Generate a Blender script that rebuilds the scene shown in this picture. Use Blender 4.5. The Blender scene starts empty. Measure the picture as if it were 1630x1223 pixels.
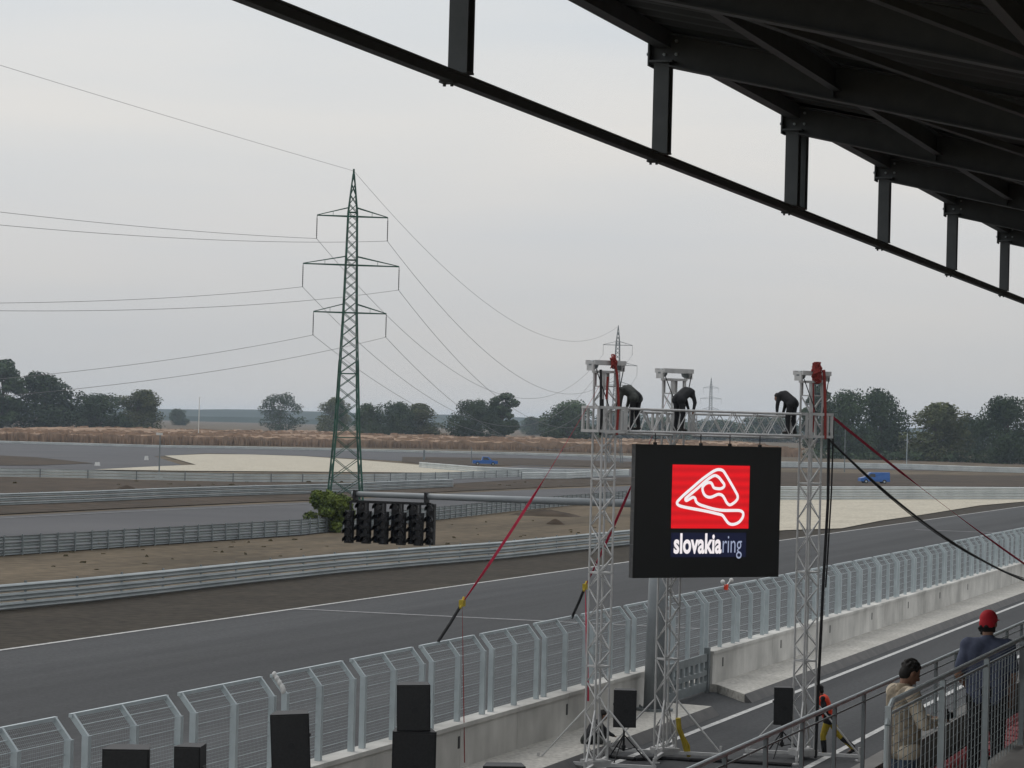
import bpy, math, random
from mathutils import Vector, Matrix
random.seed(7)
S = bpy.context.scene
C = S.collection
rad = math.radians

# ------------------------------------------------------------------ camera
# world: Y runs along the race track, -X across it, z = 0 on the track; the eye is 7.5 m up in the stand
FPX, CX, CY, EYE = 4385.0, 815.0, 611.5, 7.5
ROLL, PITCH, YAW = rad(1.5), math.atan(71.1/4385), rad(18.05)
R0 = Vector((math.cos(YAW), math.sin(YAW), 0))
FH = Vector((-math.sin(YAW), math.cos(YAW), 0))
FW = Vector((-math.sin(YAW)*math.cos(PITCH), math.cos(YAW)*math.cos(PITCH), math.sin(PITCH)))
U0 = R0.cross(FW)
CU = U0*math.cos(ROLL) - R0*math.sin(ROLL)
CR = R0*math.cos(ROLL) + U0*math.sin(ROLL)
cam = bpy.data.cameras.new('camera'); cam_o = bpy.data.objects.new('camera', cam); C.objects.link(cam_o)
cam.sensor_width = 36; cam.lens = 36*FPX/1630; cam.clip_start = 0.1; cam.clip_end = 20000
M = Matrix((CR, CU, -FW)).transposed().to_4x4(); M.translation = (0, 0, EYE)
cam_o.matrix_world = M
S.camera = cam_o

# ------------------------------------------------------------------ sky, sun, exposure
w = bpy.data.worlds.new('World'); S.world = w; w.use_nodes = True
SUN_EL, SUN_AZ = 48, 300          # degrees, azimuth clockwise from +Y
nt = w.node_tree; N = nt.nodes; Lk = nt.links.new
bg = N['Background']; bg.inputs[1].default_value = 0.1
sky = N.new('ShaderNodeTexSky'); sky.sky_type = 'NISHITA'; sky.sun_disc = False
sky.sun_elevation = rad(SUN_EL); sky.sun_rotation = rad(SUN_AZ); sky.dust_density = 4
hs = N.new('ShaderNodeHueSaturation'); hs.inputs['Saturation'].default_value = 0.3; Lk(sky.outputs[0], hs.inputs['Color'])
tc = N.new('ShaderNodeTexCoord'); sp = N.new('ShaderNodeSeparateXYZ'); Lk(tc.outputs['Generated'], sp.inputs[0])
rp = N.new('ShaderNodeValToRGB'); Lk(sp.outputs['Z'], rp.inputs[0])
cr = rp.color_ramp
def stop(p, c):
    e = cr.elements.new(p); e.color = (*c, 1)
cr.elements[0].position = 0.0; cr.elements[0].color = (.535, .532, .53, 1)
cr.elements[1].position = 1.0; cr.elements[1].color = (.94, .96, 1.0, 1)
stop(.03, (.565, .562, .558)); stop(.07, (.635, .632, .628)); stop(.108, (.725, .71, .685)); stop(.145, (.66, .685, .705)); stop(.35, (.80, .81, .83))
mp = N.new('ShaderNodeMapping'); mp.inputs['Scale'].default_value = (5, 5, 34); mp.inputs['Rotation'].default_value = (0, rad(3), 0); Lk(tc.outputs['Generated'], mp.inputs[0])
nz = N.new('ShaderNodeTexNoise'); nz.inputs['Scale'].default_value = 1.0; nz.inputs['Detail'].default_value = 4; nz.inputs['Roughness'].default_value = .45; Lk(mp.outputs[0], nz.inputs['Vector'])
r2 = N.new('ShaderNodeValToRGB'); Lk(nz.outputs[0], r2.inputs[0])
r2.color_ramp.elements[0].position = .3; r2.color_ramp.elements[0].color = (.90, .925, .95, 1)
r2.color_ramp.elements[1].position = .7; r2.color_ramp.elements[1].color = (1, .985, .965, 1)
mu = N.new('ShaderNodeMixRGB'); mu.blend_type = 'MULTIPLY'; mu.inputs[0].default_value = 1; Lk(rp.outputs[0], mu.inputs[1]); Lk(r2.outputs[0], mu.inputs[2])
sc10 = N.new('ShaderNodeVectorMath'); sc10.operation = 'SCALE'; sc10.inputs['Scale'].default_value = 11.0; Lk(mu.outputs[0], sc10.inputs[0])
mx = N.new('ShaderNodeMixRGB'); mx.inputs[0].default_value = .93; Lk(hs.outputs[0], mx.inputs[1]); Lk(sc10.outputs[0], mx.inputs[2]); Lk(mx.outputs[0], bg.inputs[0])
sl = bpy.data.lights.new('sun', 'SUN'); sl.energy = 0.85; sl.angle = rad(25); sl.color = (1, .96, .9)
so = bpy.data.objects.new('sun', sl); C.objects.link(so)
az, el = rad(SUN_AZ), rad(SUN_EL)
sd = Vector((math.sin(az)*math.cos(el), math.cos(az)*math.cos(el), math.sin(el)))
so.rotation_euler = sd.to_track_quat('Z', 'Y').to_euler()
S.view_settings.view_transform = 'Standard'; S.view_settings.look = 'None'; S.view_settings.exposure = 0; S.view_settings.gamma = 1
S.cycles.max_bounces = 6; S.cycles.volume_bounces = 1; S.cycles.caustics_reflective = False; S.cycles.caustics_refractive = False

# ------------------------------------------------------------------ measuring helpers
def ray(px, py): return CR*((px-CX)/FPX) + CU*((CY-py)/FPX) + FW
def G(px, py, z=0.0):                       # point of the ground seen at a photo pixel
    d = ray(px, py); k = (z-EYE)/d.z; return Vector((d.x*k, d.y*k, z))
def D(px, py, X):                           # point of the plane x = X
    d = ray(px, py); k = X/d.x; return Vector((X, d.y*k, EYE+d.z*k))
def PZ(px, py, Z):                          # point at a given depth
    d = ray(px, py)*Z; return Vector((d.x, d.y, EYE+d.z))
def W(xc, Z, h=0.0):
    p = R0*xc + FH*Z; return Vector((p.x, p.y, h))
def terr(Z):
    for a, b, ha, hb in ((780, 1200, 0, 2.0), (1200, 3500, 2.0, 6.6), (3500, 9000, 6.6, 7.0)):
        if a <= Z < b: return ha+(hb-ha)*(Z-a)/(b-a)
    return 0.0 if Z < 780 else 7.0

# ------------------------------------------------------------------ materials
def mat(name, col, rough=.7, var=.15, scale=8.0, metal=0.0, bump=0.0, stretch=None, col2=None, rnd=0.0, spec=.4, fine=0.0):
    m = bpy.data.materials.new(name); m.use_nodes = True
    t = m.node_tree; n = t.nodes; l = t.links.new; b = n['Principled BSDF']
    b.inputs['Roughness'].default_value = rough; b.inputs['Metallic'].default_value = metal
    b.inputs['Specular IOR Level'].default_value = spec
    g = n.new('ShaderNodeNewGeometry'); mpp = n.new('ShaderNodeMapping'); l(g.outputs['Position'], mpp.inputs[0])
    mpp.inputs['Scale'].default_value = stretch or (1, 1, 1)
    z = n.new('ShaderNodeTexNoise'); z.inputs['Scale'].default_value = scale; z.inputs['Detail'].default_value = 6; z.inputs['Roughness'].default_value = .6
    l(mpp.outputs[0], z.inputs['Vector'])
    c2 = col2 or [max(0, c*(1-2*var)) for c in col]
    c1 = col if col2 else [c*(1+2*var) for c in col]
    r = n.new('ShaderNodeValToRGB'); r.color_ramp.elements[0].position = .3; r.color_ramp.elements[1].position = .7
    r.color_ramp.elements[0].color = (*c2, 1); r.color_ramp.elements[1].color = (*c1, 1); l(z.outputs[0], r.inputs[0])
    out = r.outputs[0]
    if fine:
        z2 = n.new('ShaderNodeTexNoise'); z2.inputs['Scale'].default_value = scale*fine; z2.inputs['Detail'].default_value = 4; l(g.outputs['Position'], z2.inputs['Vector'])
        mr = n.new('ShaderNodeMapRange'); mr.inputs[1].default_value = .3; mr.inputs[2].default_value = .7; mr.inputs[3].default_value = .72; mr.inputs[4].default_value = 1.28; l(z2.outputs[0], mr.inputs[0])
        vm = n.new('ShaderNodeVectorMath'); vm.operation = 'SCALE'; l(out, vm.inputs[0]); l(mr.outputs[0], vm.inputs['Scale']); out = vm.outputs[0]
    if rnd:
        oi = n.new('ShaderNodeObjectInfo'); mr = n.new('ShaderNodeMapRange'); mr.inputs[3].default_value = 1-rnd; mr.inputs[4].default_value = 1+rnd; l(oi.outputs['Random'], mr.inputs[0])
        vm = n.new('ShaderNodeVectorMath'); vm.operation = 'SCALE'; l(out, vm.inputs[0]); l(mr.outputs[0], vm.inputs['Scale']); out = vm.outputs[0]
    l(out, b.inputs['Base Color'])
    if bump:
        bp = n.new('ShaderNodeBump'); bp.inputs['Strength'].default_value = bump; bp.inputs['Distance'].default_value = .02; l(z.outputs[0], bp.inputs['Height']); l(bp.outputs[0], b.inputs['Normal'])
    return m
def glow(name, col, s):
    m = bpy.data.materials.new(name); m.use_nodes = True; b = m.node_tree.nodes['Principled BSDF']
    b.inputs['Base Color'].default_value = (.01, .01, .01, 1); b.inputs['Emission Color'].default_value = (*col, 1); b.inputs['Emission Strength'].default_value = s; b.inputs['Roughness'].default_value = .5
    return m
MT = dict(
 soil=mat('dry_soil', (.150, .118, .080), .95, scale=.16, col2=(.066, .054, .038), stretch=(1, .2, 1), fine=7, spec=.1),
 weed=mat('weeds', (.15, .125, .08), .95, scale=1.5, col2=(.095, .085, .052), spec=.05),
 verge=mat('verge_soil', (.050, .043, .033), .95, scale=.25, col2=(.034, .029, .023), fine=8, spec=.1),
 brown=mat('brown_soil', (.075, .056, .041), .95, scale=.06, col2=(.044, .036, .027), fine=8, spec=.1),
 asphalt=mat('asphalt', (.053, .055, .057), .88, scale=.7, col2=(.031, .0325, .035), stretch=(1, .03, 1), fine=14, spec=.25),
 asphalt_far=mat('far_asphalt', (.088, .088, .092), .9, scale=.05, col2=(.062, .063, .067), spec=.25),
 gravel=mat('gravel', (.46, .425, .345), .95, scale=.35, col2=(.385, .352, .285), stretch=(1, .4, 1), fine=10, spec=.1),
 line=mat('line_paint', (.60, .60, .58), .7, scale=6, col2=(.26, .26, .255)),
 lineworn=mat('worn_paint', (.26, .26, .26), .8, scale=3, col2=(.10, .10, .105)),
 conc=mat('concrete', (.53, .52, .49), .9, scale=2.2, col2=(.455, .448, .42), stretch=(1, 1, .12), fine=.25, spec=.15),
 apron=mat('apron_concrete', (.44, .425, .39), .9, scale=.7, col2=(.345, .335, .305), fine=12, spec=.15),
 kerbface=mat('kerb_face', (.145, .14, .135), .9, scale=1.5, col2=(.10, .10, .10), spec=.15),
 galv=mat('galvanised_steel', (.47, .53, .545), .55, scale=3, metal=.1, col2=(.37, .42, .435)),
 galvdark=mat('weathered_steel', (.20, .225, .23), .6, scale=3, metal=.2, col2=(.145, .165, .17)),
 midsteel=mat('mid_grey_steel', (.27, .29, .30), .55, scale=2, metal=.1, col2=(.21, .23, .24)),
 railpale=mat('pale_rail', (.60, .63, .62), .6, scale=.3, col2=(.44, .47, .47)),
 alu=mat('aluminium', (.56, .56, .55), .45, scale=5, metal=.2, col2=(.42, .42, .415)),
 rail=mat('guardrail_steel', (.37, .40, .405), .55, scale=.8, metal=.15, col2=(.23, .26, .265), stretch=(1, .4, 1)),
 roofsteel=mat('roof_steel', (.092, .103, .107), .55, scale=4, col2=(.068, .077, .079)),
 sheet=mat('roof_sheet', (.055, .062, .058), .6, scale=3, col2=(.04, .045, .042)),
 black=mat('black_plastic', (.012, .012, .013), .6, scale=20, col2=(.008, .008, .009)),
 grille=mat('speaker_grille', (.022, .022, .023), .6, scale=25, col2=(.010, .010, .010)),
 rubber=mat('rubber_cable', (.010, .010, .011), .7, scale=10),
 screenblk=mat('screen_black', (.011, .011, .010), .55, scale=30, col2=(.009, .009, .0085)),
 screenside=mat('screen_case', (.07, .07, .07), .5, scale=10),
 greenpaint=mat('green_paint', (.016, .095, .060), .6, scale=.6, col2=(.022, .058, .042)),
 insul=mat('insulator', (.05, .05, .05), .5, scale=10),
 wire=mat('conductor', (.13, .13, .13), .6, scale=1),
 strap=mat('red_webbing', (.52, .03, .075), .8, scale=9, col2=(.38, .02, .05)),
 rope=mat('red_rope', (.30, .045, .035), .85, scale=30, col2=(.16, .02, .02)),
 blue=mat('blue_paint', (.030, .135, .42), .35, scale=2, col2=(.024, .11, .36)),
 glass=mat('dark_glass', (.012, .016, .025), .15, scale=2, spec=.6),
 white=mat('white_plastic', (.62, .62, .60), .6, scale=10, col2=(.52, .52, .5)),
 orange=mat('orange_vest', (.85, .075, .028), .8, scale=12, col2=(.70, .055, .02)),
 yellow=mat('yellow_cloth', (.44, .33, .03), .8, scale=10, col2=(.34, .25, .02)),
 skin=mat('skin', (.27, .15, .10), .6, scale=10, col2=(.22, .12, .08)),
 hair=mat('dark_hair', (.012, .010, .009), .8, scale=40),
 darkcloth=mat('dark_cloth', (.024, .025, .028), .9, scale=10, col2=(.012, .012, .014), bump=.4),
 camo=mat('grey_cloth', (.085, .092, .085), .9, scale=8, col2=(.014, .016, .015), bump=.4),
 vestq=mat('padded_vest', (.36, .30, .22), .9, scale=13, col2=(.13, .112, .085), stretch=(1, 1, 1.6), bump=.6),
 jeans=mat('denim', (.050, .070, .105), .9, scale=14, col2=(.030, .042, .065)),
 beige=mat('beige_cloth', (.33, .27, .19), .9, scale=12, col2=(.24, .195, .14)),
 quilt=mat('quilted_cloth', (.62, .54, .42), .9, scale=9, col2=(.50, .43, .33), bump=.5),
 shirt=mat('blue_grey_cloth', (.105, .122, .185), .9, scale=7, col2=(.052, .064, .105), bump=.5),
 redcap=mat('red_cloth', (.50, .018, .030), .8, scale=10, col2=(.40, .012, .022)),
 shoe=mat('shoe_leather', (.02, .018, .016), .6, scale=10),
 seat=mat('red_seat_plastic', (.30, .016, .024), .45, scale=5, col2=(.23, .012, .018)),
 corn=mat('dry_corn', (.32, .222, .155), .95, scale=.04, col2=(.255, .182, .125), fine=12, spec=.05),
 bark=mat('bark', (.075, .06, .045), .95, scale=3),
 leaf=mat('foliage', (.074, .106, .050), .9, scale=.14, col2=(.026, .043, .024), rnd=.28, fine=8, spec=.1),
 leafpale=mat('pale_foliage', (.125, .135, .058), .9, scale=.16, col2=(.050, .066, .034), rnd=.15, fine=8, spec=.1),
 leafbush=mat('bush_foliage', (.150, .185, .034), .85, scale=.9, col2=(.052, .085, .026), fine=4, spec=.15),
 forest=mat('forest', (.048, .068, .056), .95, scale=.012, col2=(.026, .040, .034), spec=.05),
 step=mat('stand_concrete', (.20, .195, .185), .9, scale=2, col2=(.15, .147, .14)),
)
def rubber_line(m):
    t = m.node_tree; n = t.nodes; l = t.links.new; b = n['Principled BSDF']; src = b.inputs['Base Color'].links[0].from_socket
    g = n.new('ShaderNodeNewGeometry'); z = n.new('ShaderNodeTexNoise'); z.inputs['Scale'].default_value = .012; z.inputs['Detail'].default_value = 2; l(g.outputs['Position'], z.inputs['Vector'])
    sx = n.new('ShaderNodeSeparateXYZ'); l(g.outputs['Position'], sx.inputs[0])
    a = n.new('ShaderNodeMath'); a.operation = 'MULTIPLY_ADD'; a.inputs[1].default_value = 7; l(z.outputs[0], a.inputs[0]); l(sx.outputs['X'], a.inputs[2])
    mr = n.new('ShaderNodeMapRange'); mr.inputs[1].default_value = -42; mr.inputs[2].default_value = -17; l(a.outputs[0], mr.inputs[0])
    r = n.new('ShaderNodeValToRGB'); l(mr.outputs[0], r.inputs[0]); e0 = r.color_ramp.elements; e0[0].color = (1.0, 1.0, 1.0, 1); e0[1].color = (.95, .95, .95, 1)
    for p, c in ((.25, .98), (.38, .72), (.46, .80), (.54, .70), (.66, .97)): q = e0.new(p); q.color = (c, c, c, 1)
    mx_ = n.new('ShaderNodeMixRGB'); mx_.blend_type = 'MULTIPLY'; mx_.inputs[0].default_value = 1; l(src, mx_.inputs[1]); l(r.outputs[0], mx_.inputs[2]); l(mx_.outputs[0], b.inputs['Base Color'])
MT['track'] = mat('track_asphalt', (.058, .060, .062), .88, scale=.7, col2=(.036, .0375, .040), stretch=(1, .03, 1), fine=14, spec=.25); rubber_line(MT['track'])
# screen emission
MT['red_led'] = glow('red_leds', (.74, .004, .010), .95)
rn = MT['red_led'].node_tree; gq = rn.nodes.new('ShaderNodeNewGeometry'); wv_ = rn.nodes.new('ShaderNodeTexWave'); wv_.bands_direction = 'Z'; wv_.inputs['Scale'].default_value = 1.6; wv_.inputs['Distortion'].default_value = .6
rn.links.new(gq.outputs['Position'], wv_.inputs['Vector']); mr_ = rn.nodes.new('ShaderNodeMapRange'); mr_.inputs[3].default_value = .78; mr_.inputs[4].default_value = 1.0; rn.links.new(wv_.outputs['Fac'], mr_.inputs[0]); rn.links.new(mr_.outputs[0], rn.nodes['Principled BSDF'].inputs['Emission Strength'])
MT['white_led'] = glow('white_leds', (.92, .86, .88), .95)
MT['grey_led'] = glow('grey_leds', (.42, .48, .66), .75)
MT['navy_led'] = glow('navy_leds', (.006, .010, .050), .5)

# ------------------------------------------------------------------ mesh helpers
class MB:
    def __init__(s): s.v = []; s.f = []
    def poly(s, pts):
        k = len(s.v); s.v += [tuple(p) for p in pts]; s.f.append(tuple(range(k, k+len(pts))))
    def box(s, c, d, R=None):
        k = len(s.v); c = Vector(c)
        for sx in (-.5, .5):
            for sy in (-.5, .5):
                for sz in (-.5, .5):
                    p = Vector((sx*d[0], sy*d[1], sz*d[2]))
                    if R: p = R @ p
                    s.v.append(tuple(c+p))
        s.f += [tuple(k+i for i in q) for q in ((0, 1, 3, 2), (4, 6, 7, 5), (0, 4, 5, 1), (2, 3, 7, 6), (0, 2, 6, 4), (1, 5, 7, 3))]
    def bar(s, a, b, wd, ht, up=(0, 0, 1)):
        a, b = Vector(a), Vector(b); d = (b-a); L = d.length
        if L < 1e-6: return
        d.normalize(); u = Vector(up)
        if abs(d.dot(u)) > .98: u = Vector((0, 1, 0))
        x = d.cross(u).normalized(); z = x.cross(d)
        s.box((a+b)/2, (wd, L, ht), Matrix((x, d, z)).transposed())
    def tube(s, a, b, r0, r1=None, n=8, cap=True):
        r1 = r0 if r1 is None else r1
        a, b = Vector(a), Vector(b); d = (b-a)
        if d.length < 1e-6: return
        d.normalize(); u = Vector((0, 0, 1)) if abs(d.z) < .95 else Vector((1, 0, 0))
        x = d.cross(u).normalized(); y = d.cross(x); k = len(s.v)
        for p, r in ((a, r0), (b, r1)):
            for i in range(n):
                t = 2*math.pi*i/n; s.v.append(tuple(p+x*math.cos(t)*r+y*math.sin(t)*r))
        for i in range(n):
            j = (i+1) % n; s.f.append((k+i, k+j, k+n+j, k+n+i))
        if cap: s.f.append(tuple(k+i for i in range(n-1, -1, -1))); s.f.append(tuple(k+n+i for i in range(n)))
    def path(s, pts, r, n=6):
        for a, b in zip(pts, pts[1:]): s.tube(a, b, r, r, n)
    def ell(s, c, r, R=None, nu=12, nv=8):
        k = len(s.v); c = Vector(c)
        def put(p):
            p = Vector(p)
            if R: p = R @ p
            s.v.append(tuple(c+p))
        put((0, 0, r[2]))
        for j in range(1, nv):
            a = math.pi*j/nv
            for i in range(nu):
                t = 2*math.pi*i/nu; put((r[0]*math.sin(a)*math.cos(t), r[1]*math.sin(a)*math.sin(t), r[2]*math.cos(a)))
        put((0, 0, -r[2])); e = len(s.v)-1
        for i in range(nu):
            j = (i+1) % nu; s.f.append((k, k+1+i, k+1+j)); s.f.append((e, e-nu+j, e-nu+i))
        for q in range(nv-2):
            for i in range(nu):
                j = (i+1) % nu; a = k+1+q*nu; s.f.append((a+i, a+nu+i, a+nu+j, a+j))
    def cap(s, a, b, r0, r1=None, n=12):
        r1 = r0 if r1 is None else r1
        s.tube(a, b, r0, r1, n); s.ell(a, (r0,)*3, None, n, 8); s.ell(b, (r1,)*3, None, n, 8)
    def prism(s, pts, z0, z1):
        k = len(s.v); n = len(pts)
        s.v += [(p[0], p[1], z0) for p in pts] + [(p[0], p[1], z1) for p in pts]
        s.f.append(tuple(range(k+n-1, k-1, -1))); s.f.append(tuple(range(k+n, k+2*n)))
        for i in range(n):
            j = (i+1) % n; s.f.append((k+i, k+j, k+n+j, k+n+i))
    def mesh(s, name, m, off=None):
        me = bpy.data.meshes.new(name)
        vs = s.v if off is None else [(a-off[0], b-off[1], c-off[2]) for a, b, c in s.v]
        me.from_pydata(vs, [], s.f); me.materials.append(m); me.update()
        return me
    def build(s, name, m, parent=None, off=None, smooth=False):
        me = s.mesh(name, m, off)
        if smooth:
            for p in me.polygons: p.use_smooth = True
        return link(name, me, parent)
def link(name, me, parent=None):
    o = bpy.data.objects.new(name, me); C.objects.link(o)
    if parent: o.parent = parent
    return o
def thing(name, label, cat, loc=(0, 0, 0), rz=0, group=None):
    o = bpy.data.objects.new(name, None); C.objects.link(o); o.location = loc; o.rotation_euler = (0, 0, rz); o.empty_display_size = .3
    return tag(o, label, cat, group)
def tag(o, label, cat, group=None):
    o['label'] = label; o['category'] = cat
    if group: o['group'] = group
    return o
def struct(o): o['kind'] = 'structure'; return o
def kids(o): return [c for c in C.objects if c.parent == o]
def copy_tree(o, parent=None):
    c = o.copy(); C.objects.link(c)
    if parent: c.parent = parent
    for ch in list(o.children): copy_tree(ch, c)
    return c
def sheet(name, pts, z, m):
    b = MB(); b.poly([(p[0], p[1], z) for p in pts]); o = b.build(name, m); return struct(o)
def fuse(mb, voxel, it=4):                  # one continuous skin over overlapping volumes
    me = mb.mesh('tmp', MT['skin']); o = bpy.data.objects.new('tmp', me); C.objects.link(o)
    r = o.modifiers.new('r', 'REMESH'); r.mode = 'VOXEL'; r.voxel_size = voxel; r.use_smooth_shade = True
    q = o.modifiers.new('s', 'SMOOTH'); q.factor = .5; q.iterations = it
    dg = bpy.context.evaluated_depsgraph_get(); dg.update()
    out = bpy.data.meshes.new_from_object(o.evaluated_get(dg), depsgraph=dg)
    bpy.data.objects.remove(o); bpy.data.meshes.remove(me)
    for p in out.polygons: p.use_smooth = True
    return out

# ================================================================== SETTING
# ground sheet to the horizon, rising gently beyond the circuit
rows = [-120, 0, 60, 150, 300, 500, 780, 850, 920, 1000, 1100, 1200, 1500, 2000, 2700, 3500, 5000, 9000]
cols = [-4500, -2500, -1500, -900, -500, -250, -120, -40, 0, 40, 120, 250, 500, 900, 1500, 2500, 4500]
gb = MB()
for Z in rows:
    for c in cols: gb.v.append(tuple(W(c, Z, terr(Z))))
nc = len(cols)
for i in range(len(rows)-1):
    for j in range(nc-1): gb.f.append((i*nc+j, i*nc+j+1, (i+1)*nc+j+1, (i+1)*nc+j))
struct(gb.build('ground', MT['soil'], smooth=True))
def gp(*pp): return [G(*p) for p in pp]
# far sheets first (bigger steps between layers far away)
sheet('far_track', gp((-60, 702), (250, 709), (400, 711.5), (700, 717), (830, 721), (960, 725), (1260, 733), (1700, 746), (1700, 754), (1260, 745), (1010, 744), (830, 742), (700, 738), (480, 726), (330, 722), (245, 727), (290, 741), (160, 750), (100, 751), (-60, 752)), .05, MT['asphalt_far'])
sheet('grass_island', gp((-60, 723), (60, 729), (150, 738.5), (60, 742), (-60, 742)), .10, MT['brown'])
sheet('gravel_trap', gp((262, 726.5), (330, 723.8), (400, 724.5), (480, 727), (570, 733), (700, 744), (840, 752.5), (700, 754), (480, 752), (310, 751), (150, 749), (230, 744.5), (312, 741)), .12, MT['gravel'])
sheet('verge', gp((640, 728), (830, 730), (1010, 736), (1010, 745), (830, 741), (760, 741.5), (700, 741.5), (640, 736)), .09, MT['brown'])
sheet('verge', gp((1240, 752), (1440, 756), (1700, 758), (1700, 786), (1440, 786), (1240, 789)), .07, MT['brown'])
sheet('verge', gp((-60, 758), (250, 766), (560, 769), (720, 764), (960, 756), (1010, 756), (1010, 772), (960, 772), (800, 776), (600, 786), (520, 788), (250, 797), (-60, 810)), .04, MT['brown'])
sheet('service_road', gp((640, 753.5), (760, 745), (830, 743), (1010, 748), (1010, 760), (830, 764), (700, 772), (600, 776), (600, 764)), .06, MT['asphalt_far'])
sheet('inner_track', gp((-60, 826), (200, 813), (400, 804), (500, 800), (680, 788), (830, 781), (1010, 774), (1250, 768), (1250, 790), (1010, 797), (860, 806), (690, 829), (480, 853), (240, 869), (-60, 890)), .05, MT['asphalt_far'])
b = MB()
pl = gp((-60, 830), (200, 816.5), (400, 807.5), (490, 803.5))
for a, c in zip(pl, pl[1:]):
    n = (c-a).cross(Vector((0, 0, 1))).normalized()*.2
    b.poly([(q.x, q.y, .08) for q in (a-n, c-n, c+n, a+n)])
struct(b.build('road_marking', MT['lineworn']))
sheet('verge', gp((-60, 803), (250, 793), (520, 785), (720, 777), (960, 763.5), (1010, 762), (1010, 772), (830, 778), (680, 785), (500, 797), (400, 801), (200, 810), (-60, 823)), .07, MT['brown'])
sheet('gravel_trap', gp((1100, 797), (1700, 795), (1640, 799), (1560, 806), (1475, 820), (1400, 831), (1340, 843), (1250, 846), (1200, 850), (1120, 845)), .10, MT['gravel'])
# the main straight
def strip(name, x0, x1, y0, y1, z, m): return sheet(name, [(x0, y0), (x1, y0), (x1, y1), (x0, y1)], z, m)
sheet('verge', [(-42.3, 20), (-42.3, 700), (-46, 700), (-46.2, 300), (-47.5, 210), (-48.9, 178), (-49.4, 150), (-51.0, 128), (-51.2, 20)], .03, MT['verge'])
strip('race_track', -42.55, -19.7, 20, 720, .04, MT['track'])
strip('road_marking', -42.45, -42.25, 20, 700, .055, MT['line'])
strip('road_marking', -42.2, -20.6, 102.3, 102.75, .055, MT['lineworn'])
strip('road_marking', -38.5, -20.6, 226, 226.8, .055, MT['lineworn'])
strip('pit_lane', -19.6, -7.2, 10, 420, .02, MT['asphalt'])
strip('road_marking', -16.97, -16.79, 20, 420, .03, MT['line'])
strip('road_marking', -12.85, -12.68, 20, 420, .03, MT['line'])
# raised concrete strip along the pit wall, with the gap at the gate
for pts in ([(-19.9, 20), (-17.5, 20), (-17.5, 71.6), (-18.9, 71.9), (-19.9, 71.9)], [(-19.9, 77.9), (-18.9, 77.9), (-17.5, 75.4), (-17.5, 420), (-19.9, 420)]):
    b = MB(); b.prism(pts, 0, .25); struct(b.build('pavement', MT['apron']))
    ys = [p[1] for p in pts if p[0] == -17.5]
    b = MB(); y0, y1 = min(ys), max(ys); k = .18
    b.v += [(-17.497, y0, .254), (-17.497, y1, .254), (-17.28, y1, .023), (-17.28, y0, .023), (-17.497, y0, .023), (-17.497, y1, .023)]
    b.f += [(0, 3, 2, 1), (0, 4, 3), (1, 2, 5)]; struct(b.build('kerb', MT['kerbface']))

# far hills
rnd = random.Random(3); b = MB(); n = 140
ph = [rnd.uniform(0, 6.28) for _ in range(5)]
for i in range(n+1):
    c = -3600+7200*i/n
    hgt = 24.5 + 2.2*math.sin(c/410+ph[0]) + 1.3*math.sin(c/170+ph[1]) + .8*math.sin(c/61+ph[2]) + rnd.uniform(-.4, .4)
    if c < -550: hgt += min(4, (-550-c)/40)
    b.v += [tuple(W(c, 4100, 6)), tuple(W(c, 4250, hgt*.75)), tuple(W(c, 4500, hgt)), tuple(W(c, 5400, 6))]
for i in range(n):
    for j in range(3): b.f.append((4*i+j, 4*i+4+j, 4*i+5+j, 4*i+1+j))
struct(b.build('hills', MT['forest'], smooth=True))
# nearer low woods under the hills
b = MB()
for i in range(n+1):
    c = -3000+6000*i/n; hgt = 12+1.4*math.sin(c/90+ph[3])+rnd.uniform(-1.2, 1.2)
    b.v += [tuple(W(c, 3400, 5)), tuple(W(c, 3420, hgt)), tuple(W(c, 3600, hgt+1)), tuple(W(c, 3700, 5))]
for i in range(n):
    for j in range(3): b.f.append((4*i+j, 4*i+4+j, 4*i+5+j, 4*i+1+j))
o = b.build('distant_wood', MT['forest']); o['kind'] = 'stuff'; o['label'] = 'low blue green wood on the horizon below the hills'

# dry corn field
fr = [(-90, 700), (0, 702), (250, 709), (400, 711), (700, 717), (960, 723.5), (1140, 727), (1275, 731)]
front = [G(*p) for p in fr]
pts = []
for a, c in zip(front, front[1:]):
    k = max(2, int((c-a).length/1.6))
    pts += [a.lerp(c, i/k) for i in range(k)]
pts.append(front[-1])
depths = [0, 1.5, 4, 8, 14, 22, 34, 50, 75, 110, 160, 220, 290]
b = MB(); m_ = len(depths)+1
for p in pts:
    Z0 = p.dot(FH)
    b.v.append((p.x, p.y, 0))
    for dd in depths:
        q = p+FH*dd; b.v.append((q.x+rnd.uniform(-.5, .5), q.y, max(0, terr(Z0+dd))+2.55+rnd.uniform(-.35, .35)+(.25*math.sin(q.x*.07)+.2*math.sin(q.y*.031))))
for i in range(len(pts)-1):
    for j in range(m_-1): b.f.append((i*m_+j, (i+1)*m_+j, (i+1)*m_+j+1, i*m_+j+1))
for p in pts:
    for _ in range(9):
        q = p+Vector((rnd.uniform(-1, 1), rnd.uniform(-1, 1), 0))-FH*rnd.uniform(0, 1.6); a = rnd.uniform(0, 6.28); dx, dy = math.cos(a)*.25, math.sin(a)*.25; t = rnd.uniform(1.7, 2.9)
        b.poly([(q.x-dx, q.y-dy, 0), (q.x+dx, q.y+dy, 0), (q.x+dx*.3, q.y+dy*.3, t), (q.x-dx*.6, q.y-dy*.6, t*.93)])
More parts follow.
